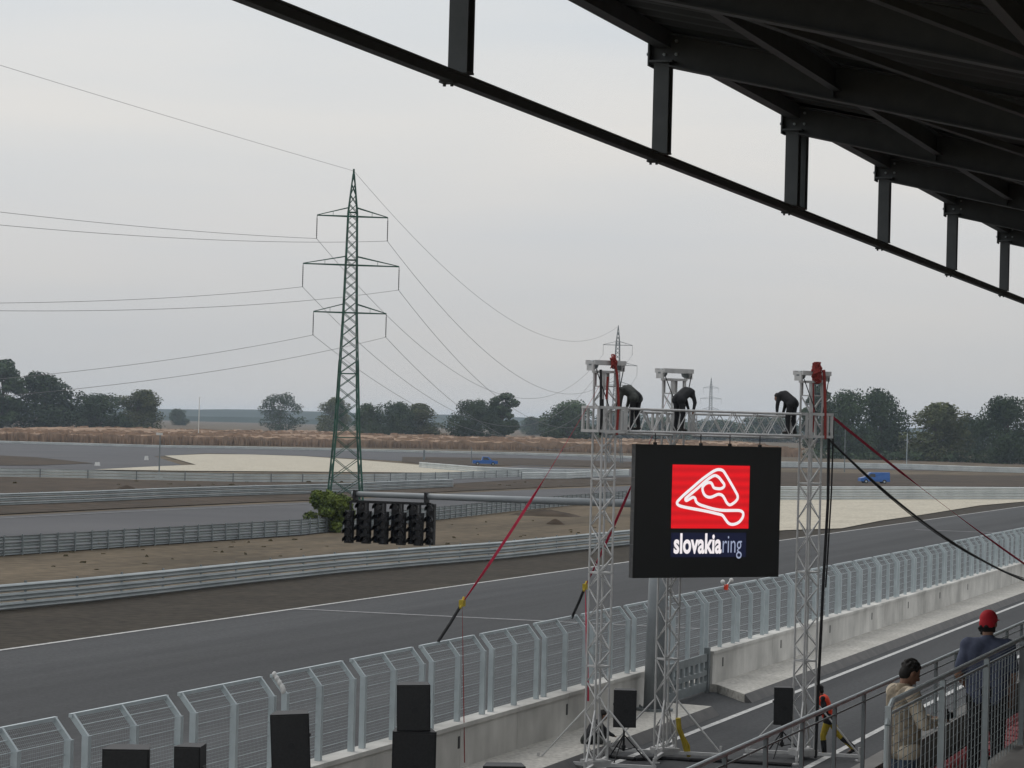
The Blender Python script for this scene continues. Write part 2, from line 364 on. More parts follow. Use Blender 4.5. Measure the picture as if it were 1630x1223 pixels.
for dd in (6, 12, 19, 27, 36, 46, 58, 72, 88, 106, 126, 148, 172, 198, 226, 256):
    for p in pts[::2]:
        q = p+FH*(dd+rnd.uniform(-3, 3))+Vector((rnd.uniform(-2, 2), 0, 0)); z = terr(q.dot(FH))+2.3; a = rnd.uniform(-.8, .8)
        dx, dy = math.cos(a)*1.7, math.sin(a)*1.7; t = rnd.uniform(.35, .85)
        b.poly([(q.x-dx, q.y-dy, z), (q.x+dx, q.y+dy, z), (q.x+dx*.8, q.y+dy*.8, z+t), (q.x-dx*.2, q.y-dy*.2, z+t*rnd.uniform(.7, 1.2)), (q.x-dx*.9, q.y-dy*.9, z+t*.8)])
o = b.build('cornfield', MT['corn']); o['kind'] = 'stuff'; o['label'] = 'dry brown corn field behind the circuit'
# rough grass and weeds along the foot of the corn and on the dirt between the rails
b = MB()
def tuft(p, h, wd):
    for _ in range(4):
        a = rnd.uniform(0, 3.14); dx, dy = math.cos(a)*wd, math.sin(a)*wd
        b.poly([(p.x-dx, p.y-dy, p.z), (p.x+dx, p.y+dy, p.z), (p.x+dx*.6+rnd.uniform(-.1, .1), p.y+dy*.6, p.z+h*rnd.uniform(.6, 1.1)), (p.x-dx*.5, p.y-dy*.5, p.z+h*rnd.uniform(.5, 1))])
for _ in range(70):
    x = rnd.uniform(0, 1000); tuft(G(x, 853-.03*x+rnd.uniform(2, 60)*(1 if x < 480 else .6)), rnd.uniform(.04, .14), rnd.uniform(.06, .22))
for _ in range(30):
    x = rnd.uniform(0, 900); tuft(G(x, 761+rnd.uniform(2, 16)), rnd.uniform(.1, .25), rnd.uniform(.2, .5))
o = b.build('weeds', MT['weed']); o['kind'] = 'stuff'; o['label'] = 'dry weeds on the bare strips between the guardrails'

# ================================================================== trees
def leaves(b, blobs, n, leaf, rg, inner=.45):
    wts = [q[3]*q[3]*q[4] for q in blobs]
    for q in rg.choices(blobs, wts, k=n):
        while True:
            d = Vector((rg.gauss(0, 1), rg.gauss(0, 1), rg.gauss(0, 1)))
            if d.length > .01: break
        d.normalize(); r = inner+(1-inner)*rg.random()**.6
        p = Vector((q[0]+d.x*q[3]*r, q[1]+d.y*q[3]*r, q[2]+d.z*q[4]*r))
        nrm = (d+Vector((rg.gauss(0, .6), rg.gauss(0, .6), rg.gauss(0, .6)))).normalized()
        x = nrm.orthogonal().normalized(); x.rotate(Matrix.Rotation(rg.uniform(0, 6.28), 3, nrm)); y = nrm.cross(x)
        s = leaf*rg.uniform(.5, 1.35)
        b.poly([p-x*s*.6, p-y*s*.4+x*.1*s, p+x*s*.6, p+y*s*.45])
def tree_meshes(name, seed, H, Wd, crown0, nb, n, leaf, m, gaps=1.0, pointy=0.0):
    rg = random.Random(seed); blobs = []; tb = MB()
    top = H*.8
    tb.tube((0, 0, -.5), (rg.uniform(-.3, .3), rg.uniform(-.3, .3), H*.45), H*.02, H*.013, 8)
    for i in range(nb):
        z = crown0*H+(1-crown0)*H*(i+.5)/nb*.92
        k = (z/H-crown0)/(1-crown0)
        prof = math.sin(math.pi*min(1, .18+.80*k))**.7*(1-pointy*k)
        a = rg.uniform(0, 6.28); rr = Wd*.5*prof*rg.uniform(.25, .78)
        br = Wd*.5*rg.uniform(.26, .42)*gaps
        x, y = rr*math.cos(a), rr*math.sin(a)
        blobs.append((x, y, min(z, H-br*.85), br, br*rg.uniform(.7, 1.0)))
        tb.tube((0, 0, max(.5, z*.55-.5)), (x*.85, y*.85, z), H*.007, H*.002, 5)
    cb = MB(); leaves(cb, blobs, n, leaf, rg)
    xs = sorted(abs(v[0]) for v in cb.v); zs = sorted(v[2] for v in cb.v); kx = Wd*.5/xs[int(len(xs)*.985)]; kz = H/zs[int(len(zs)*.998)]
    cb.v = [(x*kx, y*kx, z*kz) for x, y, z in cb.v]; tb.v = [(x*kx, y*kx, z*kz) for x, y, z in tb.v]
    return tb.mesh(name+'_trunk', MT['bark']), cb.mesh(name+'_crown', m)
KIND = {
 'tall':  tree_meshes('tall_tree', 1, 20, 12, .08, 34, 6500, .62, MT['leaf'], .80),
 'round': tree_meshes('round_tree', 2, 20, 22, .0, 56, 12000, .66, MT['leaf'], 1.0),
 'wide':  tree_meshes('wide_tree', 5, 20, 27, .0, 70, 14000, .66, MT['leaf'], .85, .2),
 'pale':  tree_meshes('pale_tree', 4, 20, 20, .0, 50, 10500, .66, MT['leafpale'], .95),
 'sparse': tree_meshes('sparse_tree', 9, 20, 24, .04, 32, 5000, .62, MT['leaf'], .8),
}
WID = {'tall': 13, 'round': 22, 'wide': 27, 'pale': 20, 'sparse': 24}
def tree(x0, x1, top, Z, kind, label, rz, name='tree'):
    xm = (x0+x1)/2; zt = terr(Z); p = PZ(xm, top, Z); hgt = p.z-zt
    t = thing(name, label, 'tree', (p.x, p.y, zt), rz, 'trees beyond the circuit')
    tr, crn = KIND[kind]; a = (x1-x0)/FPX*Z/WID[kind]; c = hgt/20
    for nm, me in (('trunk', tr), ('crown', crn)):
        o = link(nm, me, t); o.scale = (a, a, c)
TREES = [
 (-40, 52, 573, 1120, 'tall', 'tallest tree at the left edge, loose crown with sky showing through', .4),
 (14, 134, 594, 1130, 'round', 'big dark round tree beside the tall tree at the left edge', 2.0),
 (112, 204, 627, 1150, 'round', 'low dark tree right of the big round one at left', 4.1),
 (180, 256, 621, 1160, 'pale', 'greyer green tree ending the left row of trees', 1.0),
 (268, 300, 651, 2000, 'round', 'small lone dark tree far off below the hills', 3.0),
 (408, 486, 626, 1500, 'sparse', 'spreading open tree standing alone left of the green pylon', 5.1),
 (502, 556, 633, 1450, 'pale', 'rounded tree half hidden behind the green pylon', 0.5),
 (562, 618, 643, 1100, 'round', 'first dark tree just right of the green pylon', 2.6),
 (596, 664, 640, 1110, 'round', 'second dark tree right of the pylon, in the middle of its clump', 0.2),
 (640, 708, 643, 1120, 'pale', 'third tree right of the pylon, rounder and lighter, ending its clump', 3.3),
 (718, 792, 637, 1080, 'wide', 'left half of the tall pair of trees in the middle', 1.7),
 (762, 838, 626, 1090, 'tall', 'taller right half of the pair of trees in the middle', 5.6),
 (826, 878, 664, 1900, 'round', 'pale distant tree between the middle pair and the screen', 2.2),
 (862, 950, 638, 1100, 'round', 'round dark tree just left of the screen truss', 4.6),
 (940, 1030, 656, 1700, 'wide', 'far bluish tree behind the left sleeve of the truss', 3.0),
 (1015, 1105, 664, 1800, 'wide', 'far bluish tree behind the rear truss mast', 1.1),
 (1090, 1190, 668, 1900, 'round', 'far bluish tree behind the middle of the truss', 0.3),
 (1170, 1275, 664, 1800, 'wide', 'far bluish tree behind the right part of the truss', 2.1),
 (1272, 1334, 611, 960, 'tall', 'tall narrow tree right behind the right truss mast', 0.9),
 (1308, 1392, 622, 900, 'round', 'big dark tree next right from the screen tower', 3.8),
 (1362, 1446, 620, 910, 'round', 'second big dark tree right of the screen tower', 1.3),
 (1432, 1542, 642, 900, 'pale', 'yellowish green tree in the right row behind the white post', 0.1),
 (1515, 1580, 664, 1150, 'round', 'low bluish tree in the dip of the right tree row', 2.9),
 (1556, 1650, 632, 880, 'wide', 'tall dark tree at the right edge', 4.4),
]
for x0, x1, top, Z, kd, lb, rz in TREES: tree(x0, x1, top, Z, kd, lb, rz)
# undergrowth under the right hand trees and hedges
b = MB(); rg = random.Random(11); blobs = []
for i in range(70):
    x = 1290+i*5.5; p = PZ(x, 700, 890+rg.uniform(-8, 25)); blobs.append((p.x, p.y, rg.uniform(.5, 2.2), rg.uniform(2, 3.5), rg.uniform(1.5, 3.2)))
leaves(b, blobs, 5200, .75, rg, .3)
o = b.build('undergrowth', MT['leaf']); o['kind'] = 'stuff'; o['label'] = 'dark undergrowth along the foot of the right tree row'
# bush in front of the pylon
bp = G(524, 847)
t = thing('bush', 'yellow green bush in front of the pylon foot', 'bush', bp)
rg = random.Random(21); b = MB(); blobs = []
for i in range(38):
    a = rg.uniform(0, 6.28); r = 1.5*rg.random()**.6; z = rg.uniform(.35, 2.5); k = 1-.18*max(0, z-1.4)
    blobs.append((r*math.cos(a)*k, r*math.sin(a)*k, z, rg.uniform(.42, .62), rg.uniform(.38, .55)))
leaves(b, blobs, 13000, .16, rg, .3); b.build('crown', MT['leafbush'], t)
b = MB()
for i in range(8): b.tube((0, 0, 0), (rg.uniform(-1, 1), rg.uniform(-1, 1), rg.uniform(1, 2.2)), .05, .015, 5)
b.build('stems', MT['bark'], t)

# ================================================================== guardrails and far fences
def along(pts, step):
    out = []; acc = 0
    for a, c in zip(pts, pts[1:]):
        L = (c-a).length
        while acc < L: out.append((a.lerp(c, acc/L), (c-a).normalized())); acc += step
        acc -= L
    return out
PROF = [(0, 0), (.05, .015), (.11, .06), (.11, .09), (.02, .14), (.02, .17), (.11, .215), (.11, .245), (.05, .295), (0, .31)]
def guardrail(label, pts, nrail, z0, side, step, m=MT['rail'], post_m=MT['galvdark'], rail_h=.30, gap=.05):
    t = thing('guardrail', label, 'guardrail', pts[0])
    off = pts[0]
    for k in range(nrail):
        b = MB(); zz = z0+k*(rail_h+gap); P = len(PROF)
        for i, p in enumerate(pts):
            d = (pts[min(i+1, len(pts)-1)]-pts[max(i-1, 0)]).normalized(); nn = d.cross(Vector((0, 0, 1)))*side
            for q, zq in PROF: v = p+nn*(q+.05); b.v.append((v.x, v.y, zz+zq*rail_h/.31))
            for q, zq in PROF: v = p+nn*(q+.044); b.v.append((v.x, v.y, zz+zq*rail_h/.31+.002))
        for i in range(len(pts)-1):
            for j in range(P-1):
                a = i*2*P+j; c = a+2*P; b.f.append((a, c, c+1, a+1)); b.f.append((a+P, a+P+1, c+P+1, c+P))
        b.build('rail', m, t, off)
    hh = z0+nrail*(rail_h+gap)+.03
    me = None
    for p, d in along(pts, step)[:100]:
        if me is None:
            b = MB(); b.box((0, 0, hh/2), (.06, .11, hh)); me = b.mesh('post', post_m)
        o = link('post', me, t); o.location = (p.x-off.x, p.y-off.y, 0); o.rotation_euler = (0, 0, math.atan2(d.y, d.x)+math.pi/2)
    return t
def gpath(*pp): return [G(*p) for p in pp]
guardrail('long triple guardrail beside the far edge of the main straight', [Vector((-51.3, 60, 0))]+gpath((-20, 976), (130, 961), (270, 945), (400, 929.5), (540, 914), (670, 902), (800, 891), (1005, 868), (1060, 863), (1120, 858)), 3, .04, -1 if False else 1, 4)
guardrail('guardrail seen from behind with dark posts, left and right of the bush', gpath((-90, 892), (0, 886), (240, 869), (480, 852), (690, 829), (814, 814.5), (900, 806), (1000, 797)), 3, .04, -1, 2.0)
guardrail('grey guardrail beyond the inner track, left of the pylon foot', gpath((-90, 809), (0, 806), (140, 800.5), (250, 795), (400, 789.5), (520, 786), (600, 781.5), (720, 776)), 3, .05, 1, 4)
guardrail('pale guardrail in front of the cream gravel trap', gpath((-90, 758), (0, 759.5), (100, 761), (250, 765), (400, 768), (560, 768), (700, 764), (830, 759.5)), 3, .05, -1, 6, m=MT['railpale'])
guardrail('guardrail along the far side of the track in front of the corn', gpath((-80, 704.5), (0, 706.5), (250, 713.3), (400, 715.5), (700, 722), (830, 725), (960, 729), (1010, 731)), 2, .1, 1, 8, m=MT['railpale'])
guardrail('far pale guardrail below the right row of trees', gpath((1240, 744.5), (1330, 745.5), (1450, 748), (1560, 752), (1700, 756)), 3, .1, 1, 8, m=MT['railpale'], rail_h=.4)
guardrail('blue grey guardrail behind the right gravel trap', gpath((1120, 797.5), (1250, 797), (1440, 796), (1560, 796), (1700, 796)), 4, .05, 1, 6, m=MT['railpale'], rail_h=.36)
guardrail('short guardrail beside the blue car left of the screen', gpath((668, 745), (760, 753), (830, 756), (900, 758), (1000, 758)), 3, .05, 1, 6, m=MT['railpale'])
guardrail('low guardrail between the arm and the left truss mast', gpath((830, 763), (900, 763), (1000, 757)), 3, .05, 1, 6, m=MT['railpale'])

# dirt heap and stones between rails
def heap(x, y, w_, h_, label):
    p = G(x, y); b = MB(); rg = random.Random(int(x)); n = 18
    for j in range(5):
        for i in range(n):
            a = 6.283*i/n; r = w_*(1-j/4.6)*rg.uniform(.85, 1.12)
            b.v.append((r*math.cos(a), r*.8*math.sin(a), h_*(j/4)**.8*rg.uniform(.9, 1.05)-.02))
    for j in range(4):
        for i in range(n): k = (i+1) % n; b.f.append((j*n+i, j*n+k, (j+1)*n+k, (j+1)*n+i))
    b.f.append(tuple(range(4*n, 5*n)))
    o = b.build('dirt_heap', MT['brown'], smooth=True); o.location = p; tag(o, label, 'dirt heap')
heap(868, 821, 3.4, .55, 'dark dirt heap at the end of the fence under the light arm')
heap(884, 835, .8, .45, 'small brown clod on the tan dirt right of the red strap')
heap(202, 780, 1.3, .5, 'small dark heap beside the far grey guardrail at left')

# ================================================================== power line
def pylon_parts(name, loc, rz, label, detail=True):
    t = thing(name, label, 'pylon', loc, rz, 'pylons of the power line')
    prof = [(0, 1.62), (3, 1.40), (7, 1.12), (13, .88), (18.5, .66), (23.7, .54), (28.4, .44), (32.2, .06)]
    def hw(z):
        for (a, p), (c, q) in zip(prof, prof[1:]):
            if a <= z <= c: return p+(q-p)*(z-a)/(c-a)
        return .06
    b = MB(); k = 1 if detail else 1.05
    lv = [0, 2.1, 4.2, 6.2, 8.0, 9.6, 11.1, 12.5, 13.8, 15.0, 16.2, 17.4, 18.5, 19.6, 20.7, 21.7, 22.7, 23.7, 24.7, 25.7, 26.7, 27.6, 28.4, 29.2, 30.1, 31.2, 32.2]
    cs = [(-1, -1), (1, -1), (1, 1), (-1, 1)]
    for a, c in zip(lv, lv[1:]):
        ha, hc = hw(a), hw(c)
        for i in range(4):
            x, y = cs[i]; x2, y2 = cs[(i+1) % 4]
            lw = (.17 if a < 13 else .12)*k
            b.bar((x*ha, y*ha, a), (x*hc, y*hc, c), lw, lw)
            if detail or i % 2 == 0:
                b.bar((x*ha, y*ha, a), (x2*hc, y2*hc, c), .065*k, .065*k); b.bar((x2*ha, y2*ha, a), (x*hc, y*hc, c), .06*k, .06*k)
            if a in (6.2, 12.5, 18.5, 23.7, 28.4): b.bar((x*ha, y*ha, a), (x2*ha, y2*ha, a), .09, .09)
    b.tube((0, 0, 32.1), (0, 0, 32.7), .12, .10, 6)
    pm_ = MT['greenpaint'] if detail else MT['galvdark']; b.build('lattice_body', pm_, t)
    tips = {}
    for z, half in ((28.0, 3.5), (23.2, 4.75), (18.5, 3.6)):
        b = MB(); h0 = hw(z)
        for s in (-1, 1):
            for y in (-h0, h0):
                b.bar((s*h0, y, z), (s*half, 0, z), .11*k, .11*k); b.bar((s*h0, y*.9, z+.85), (s*half, 0, z+.03), .075*k, .075*k)
            b.bar((s*half*.55, 0, z+.02), (s*half*.55, 0, z+.42), .04, .04)
        b.bar((-h0, -h0, z), (h0, -h0, z), .1, .1); b.bar((-h0, h0, z), (h0, h0, z), .1, .1)
        arm = b.build('crossarm', pm_, t)
        for s in (-1, 1):
            b = MB(); b.tube((s*half, 0, z-.05), (s*half, 0, z-2.25), .035*k, .035*k, 6)
            if detail:
                for i in range(9): q = z-.35-i*.2; b.tube((s*half, 0, q), (s*half, 0, q-.09), .07, .05, 8)
            b.bar((s*half-.0, -.35, z-2.25), (s*half, .35, z-2.25), .06, .06)
            b.build('insulator', MT['insul'], arm)
            tips[(z, s)] = Vector((s*half, 0, z-2.3))
    tips['top'] = Vector((0, 0, 32.5))
    R = Matrix.Rotation(rz, 3, 'Z')
    return {q: Vector(loc)+R @ v for q, v in tips.items()}
ang0 = math.atan2(R0.y, R0.x)
P1 = W((549-CX)/FPX*272, 272); P2 = W(24.6, 654); P3 = W(24.6+46, 654+440)
p1 = G(549, 797)
tp1 = pylon_parts('lattice_pylon', p1, ang0+rad(9), 'tall green lattice pylon rising behind the bush')
tp2 = pylon_parts('lattice_pylon', PZ(980, 687, 654)*1.0-Vector((0, 0, PZ(980, 687, 654).z)), ang0+rad(6), 'distant grey pylon showing above the left truss mast', False)
p3 = PZ(1130, 692, 1230); tp3 = pylon_parts('lattice_pylon', (p3.x, p3.y, 0), ang0+rad(6), 'tiny far pylon in the gap between the rear and right masts', False)
p0 = p1+(R0*(-83.5)+FH*(-352))
def cable(a, c, sag, r, label, r2=None, t0=0.0, t1=1.0):
    n = 40; b = MB(); P = []
    for i in range(n+1):
        t = t0+(t1-t0)*i/n; q = a.lerp(c, t); q.z -= 4*sag*t*(1-t); P.append(q)
    for i in range(n):
        f0 = i/n; rr = lambda f: r+(r2-r)*f if r2 else r
        b.tube(P[i], P[i+1], rr(f0), rr((i+1)/n), 5, False)
    o = b.build('power_cable', MT['wire']); tag(o, label, 'cable', 'overhead cables of the power line'); return o
nm = {28.0: 'upper', 23.2: 'middle', 18.5: 'lower'}
sagL = {(28.0, -1): 5.5, (28.0, 1): 7.4, (23.2, -1): 8.2, (23.2, 1): 8.5, (18.5, -1): 9.3, (18.5, 1): 9.8}
sagR = {(28.0, -1): 13, (28.0, 1): 12, (23.2, -1): 13, (23.2, 1): 13, (18.5, -1): 10, (18.5, 1): 12}
for q, v in tp1.items():
    if q == 'top':
        cable(v, v+(p0-p1), 1.35, .016, 'thin earth cable running left from the pylon peak', .014, 0, .42)
        cable(v, tp2['top'], 9, .017, 'thin earth cable running right from the pylon peak to the far pylon', .03)
    else:
        s = 'left' if q[1] < 0 else 'right'
        cable(v, v+(p0-p1), sagL[q], .021, f'conductor running left from the {s} tip of the {nm[q[0]]} crossarm', .015, 0, .42)
        cable(v, tp2[q], sagR[q], .021, f'conductor running right from the {s} tip of the {nm[q[0]]} crossarm', .034)

# ================================================================== blue vehicles, posts
def van(name, p, heading, label, kind):
    t = thing(name, label, 'car' if kind == 'pickup' else 'van', p, heading)
    b = MB()
    if kind == 'pickup': side = [(-2.5, .35), (2.5, .35), (2.5, .95), (1.35, 1.05), (.65, 1.72), (-.55, 1.75), (-.75, 1.0), (-2.5, 1.0)]
    else: side = [(-2.5, .35), (2.5, .35), (2.5, .85), (1.7, 1.05), (.75, 1.85), (-2.45, 1.9), (-2.5, 1.0)]
    n = len(side); k = 0
    for y in (-.85, .85): b.v += [(x, y*(1 if z < 1.1 else .88), z) for x, z in side]
    b.f.append(tuple(range(n-1, -1, -1))); b.f.append(tuple(range(n, 2*n)))
    for i in range(n): j = (i+1) % n; b.f.append((i, j, n+j, n+i))
    b.build('body', MT['blue'], t)
    x0, x1 = (-.45, .62) if kind == 'pickup' else (.0, .95)
    for s in (-1, 1):
        b = MB(); b.poly([(x0, s*.87, 1.1), (x1+.25, s*.87, 1.1), (x1-.15, s*.80, 1.6), (x0, s*.80, 1.6)]); b.build('window', MT['glass'], t)
    b = MB()
    if kind == 'pickup': b.poly([(1.32, -.7, 1.12), (1.32, .7, 1.12), (.72, .66, 1.66), (.72, -.66, 1.66)])
    else: b.poly([(1.68, -.7, 1.12), (1.68, .7, 1.12), (.85, .66, 1.80), (.85, -.66, 1.80)])
    b.build('windscreen', MT['glass'], t)
    for x in (-1.55, 1.55):
        for s in (-1, 1):
            b = MB(); b.tube((x, s*.66, .34), (x, s*.9, .34), .34, .34, 14); wl = b.build('wheel', MT['rubber'], t)
            b = MB(); b.tube((x, s*.89, .34), (x, s*.915, .34), .17, .15, 10); b.build('hub', MT['galv'], wl)
van('parked_car', G(772, 741), ang0+rad(4), 'small blue pickup on the far verge left of the screen', 'pickup')
van('parked_van', G(1391, 770), ang0+rad(188), 'small blue van on the brown verge right of the screen', 'van')
def post(x, y, top, r, m, label, base=False, lamp=False):
    p = G(x, y); Z = p.dot(FH); h = PZ(x, top, Z).z
    t = thing('post', label, 'post', p)
    b = MB(); b.tube((0, 0, 0), (0, 0, h), r, r*.7, 8); b.build('shaft', m, t)
    if base: b = MB(); b.box((0, 0, .3), (.75, .75, .6)); b.build('base_block', MT['white'], t)
    if lamp: b = MB(); b.box((-.12, 0, h), (.75, .3, .3)); b.build('camera_head', MT['white'], t)
post(253, 764, 691, .10, MT['galvdark'], 'grey camera post on a white block at left', True, True)
post(315.5, 706, 632, .16, MT['white'], 'tall thin pale mast in front of the far hills')
post(1443, 744, 690, .12, MT['galv'], 'thin white post in front of the right trees')
post(1344, 752, 683, .12, MT['galvdark'], 'thin grey post between the screen tower and the right trees')
post(750, 738, 712, .12, MT['galvdark'], 'short dark post beside the blue pickup')
post(675, 733, 716, .3, MT['galvdark'], 'short thick marker post beyond the gravel trap')
post(155, 742, 736, .5, MT['white'], 'white marker block at the tip of the left grass island')
post(233, 733, 726, .45, MT['white'], 'white marker block beside the tip of the gravel trap')

# ================================================================== pit wall, gate, debris fence
XW = -19.05
def wall_piece(y0, y1):
    b = MB(); b.box((XW-.2, (y0+y1)/2, .25+.43), (.4, y1-y0-.02, .86)); b.box((XW-.2, (y0+y1)/2, .25+.86+.045), (.46, y1-y0-.02, .09)); return b
FY0, FP, NP = 38.45, 3.95, 34
gate_k = 9
wl_ = thing('pit_wall', 'low pale concrete pit wall of long cast blocks under the fence', 'wall', (XW, 30, .25))
for a, c in ((20, 71.9), (77.9, 174)):
    y = a
    while y < c-.1:
        y2 = min(y+3.95, c); b = wall_piece(y, y2); b.build('wall_block', MT['conc'], wl_, (XW, 30, .25)); y = y2
# little drain slots in the wall face
for k in range(24):
    y = FY0+FP*k+1.2
    if 71 < y < 78: continue
    if k % 2: continue
    b = MB(); b.box((XW+.003, y, .25+.56), (.012, .12, .26)); b.build('wall_slot', MT['black'], wl_, (XW, 30, .25))
# panel prototype: local y along the wall, x across (-x is the track side), z from the wall top
def fence_panel_proto():
    t = thing('fence_panel', 'steel mesh debris fence panel with bent posts on the pit wall', 'fence', (0, 0, 0), 0, 'debris fence panels along the pit wall')
    Wp, Hh = 3.36, 1.40; tip = Vector((-.26, 0, .30))
    for y in (0, Wp/2, Wp):
        b = MB(); b.box((0, y, Hh/2-.32), (.11, .115, Hh+.64)); b.bar((0, y, Hh-.02), (tip.x, y, Hh+tip.z), .08, .06, (0, 1, 0))
        b.box((.055, y, -.28), (.02, .26, .36)); b.build('fence_post', MT['galv'], t)
    b = MB(); b.bar((tip.x, -.06, Hh+tip.z), (tip.x, Wp+.06, Hh+tip.z), .06, .06); b.build('top_rail', MT['galv'], t)
    b = MB()
    for z in (.22, .46, .70, .94, 1.18, 1.38): b.tube((-.04, 0, z), (-.04, Wp, z), .007, .007, 4, False)
    b.tube((tip.x*.5, 0, Hh+.15), (tip.x*.5, Wp, Hh+.15), .008, .008, 4, False)
    b.build('tension_wires', MT['galv'], t)
    b = MB(); q = .0014
    for i in range(56): y = .03+i*.06; b.tube((-.055, y, 0), (-.055, y, Hh), q, q, 3, False); b.tube((-.055, y, Hh), (tip.x, y, Hh+tip.z), q, q, 3, False)
    for i in range(24): b.tube((-.055, 0, .03+i*.06), (-.055, Wp, .03+i*.06), q, q, 3, False)
    for i in range(1, 6): f = i/6; b.tube((-.055+(tip.x+.055)*f, 0, Hh+tip.z*f), (-.055+(tip.x+.055)*f, Wp, Hh+tip.z*f), q, q, 3, False)
    b.build('wire_mesh', MT['galv'], t)
    return t
fp = fence_panel_proto()
for k in range(-1, NP):
    o = fp if k == -1 else copy_tree(fp)
    o.location = (XW-.22, FY0+FP*k, 1.20)
    if k == 2: o['label'] = 'mesh fence panel with a white rag on its first post, behind the leaning speaker'
    if k == 5: o['label'] = 'mesh fence panel that the long red strap is tied to'
    if k == 8: o['label'] = 'mesh fence panel hanging above the steel gate at the light mast'; o.location.y = FY0+FP*9+.1
    if k == 9: o.location.y = FY0+FP*8-.0; o['label'] = 'mesh fence panel just left of the light mast'
b = MB(); yy = FY0+FP*2
for i in range(4): b.ell((XW-.44+.055*i, yy-.02, 2.93-.075*i), (.045, .06, .06))
b.ell((XW-.25, yy-.03, 2.64), (.05, .05, .08))
o = link('rag', fuse(b, .02, 2)); o.data.materials.clear(); o.data.materials.append(MT['white']); tag(o, 'white rag wrapped on a fence post top', 'rag')
# warning lamp on the fence
p = D(1156, 938, XW-.4); t = thing('warning_lamp', 'orange warning lamp pair on the fence top below the screen', 'lamp', p)
b = MB(); b.box((0, 0, .06), (.08, .2, .16)); b.build('lamp_body', MT['orange'], t)
for s in (-1, 1): b = MB(); b.ell((.02, s*1.1*.5, .24), (.07, .07, .07)); b.tube((0, 0, .1), (0, s*.5, .24), .015, .015, 5); b.build('lamp_globe', MT['white'], t)
# gate
gy0, gy1 = 72.6, 77.85
t = thing('steel_gate', 'grey steel gate with two rows of openings in the pit wall gap', 'gate', (XW-.15, gy0, 0))
b = MB(); L = gy1-gy0
nn = 9; st = L/nn
for z0, z1 in ((.08, .34), (.52, .66), (.92, 1.14)): b.box((0, L/2, (z0+z1)/2), (.08, L, z1-z0))
for i in range(nn+1): b.box((.002, min(max(i*st, .09), L-.09), .61), (.078, .18, 1.055))
b.build('gate_leaf', MT['galvdark'], t)
b = MB(); b.box((0, L-.05, .66), (.16, .2, 1.3)); b.build('gate_post', MT['galvdark'], t)
b = MB(); b.box((.0, -.35, .62), (.3, .12, .9)); b.build('wall_end_plate', MT['conc'], t)

# ================================================================== start light mast with arm
pm = G(1042, 1131, .25)
t = thing('start_light_mast', 'grey mast by the gate with a long arm carrying ten hanging start signals', 'traffic light', pm)
az_ = D(1005, 806, pm.x-.8).z
AZ = 5.62-.25
tipx = -(8.62)
b = MB(); b.tube((0, 0, 0), (0, 0, AZ+.25), .30, .20, 20); b.build('mast', MT['midsteel'], t, smooth=True)
b = MB(); b.tube((0, 0, 0), (0, 0, .06), .48, .48, 20)
for i in range(8): a = i*math.pi/4; b.tube((.4*math.cos(a), .4*math.sin(a), .06), (.4*math.cos(a), .4*math.sin(a), .13), .025, .025, 6)
b.build('base_plate', MT['galvdark'], t)
b = MB(); b.tube((.2, 0, AZ), (tipx, 0, AZ), .105, .075, 16); b.build('arm', MT['midsteel'], t, smooth=True)
lx0 = tipx+.10
b = MB()
for x in (lx0, lx0+2.05): b.box((x, 0, AZ-.06), (.07, .26, .34))
b.box((lx0+1.03, .0, AZ-.20), (2.3, .06, .07)); b.build('hanger_bar', MT['black'], t)
for i in range(5):
    for j, (dx, dy, dz, face) in enumerate(((-.13, -.20, -.44, -1), (.10, .10, -.20, -1))):
        x = lx0+.05+i*.50+dx; b = MB(); hh = .88 if j == 0 else 1.10
        b.box((x, dy, AZ+dz-hh/2), (.225, .16, hh)); b.box((x, dy+.06, AZ+(dz-.2)/2-.1), (.05, .05, abs(dz)+.02))
        hd = b.build('signal_head', MT['black'], t)
        for q in range(4):
            z = AZ+dz-.12-q*(hh-.22)/3
            b = MB(); b.tube((x, dy-.08, z), (x, dy-.095, z), .085, .085, 14); b.build('lens', MT['glass'], hd)
            b = MB(); n = 10
            for e in range(n+1):
                a = math.pi*(-.12)+math.pi*1.24*e/n
                for yy, rr in ((-.08, .10), (-.24, .115)): b.v.append((x+rr*math.cos(a), dy+yy, z+rr*math.sin(a)-(.02 if yy < -.1 else 0)))
            for e in range(n): b.f.append((2*e, 2*e+2, 2*e+3, 2*e+1))
            b.build('visor', MT['black'], hd)

# ================================================================== screen tower: masts, trusses, screen
TL, TR, TB = G(948, 1227), G(1278, 1209), G(1058, 1207)
e = (TR-TL).normalized(); EA = math.atan2(e.y, e.x); nf = Vector((e.y, -e.x, 0))
SPAN = (TR-TL).length
def truss(b, a, c, wd, r=.025, rb=.0135, step=.37, up=Vector((0, 0, 1))):
    a, c = Vector(a), Vector(c); d = (c-a).normalized()
    u = up if abs(d.dot(up)) < .9 else Vector((0, 1, 0))
    x = d.cross(u).normalized(); y = x.cross(d); h = wd/2
    cs = [x*h+y*h, -x*h+y*h, -x*h-y*h, x*h-y*h]
    for q in cs: b.tube(a+q, c+q, r, r, 8)
    L = (c-a).length; n = max(2, int(round(L/step)))
    for i in range(n):
        s, t_ = a+d*(L*i/n), a+d*(L*(i+1)/n)
        for k in range(4):
            p, q = (cs[k], cs[(k+1) % 4]) if (i+k) % 2 else (cs[(k+1) % 4], cs[k])
            b.tube(s+p, t_+q, rb, rb, 5, False)
    for k in range(4):
        for s in (a, c): b.tube(s+cs[k], s+cs[(k+1) % 4], rb, rb, 5)
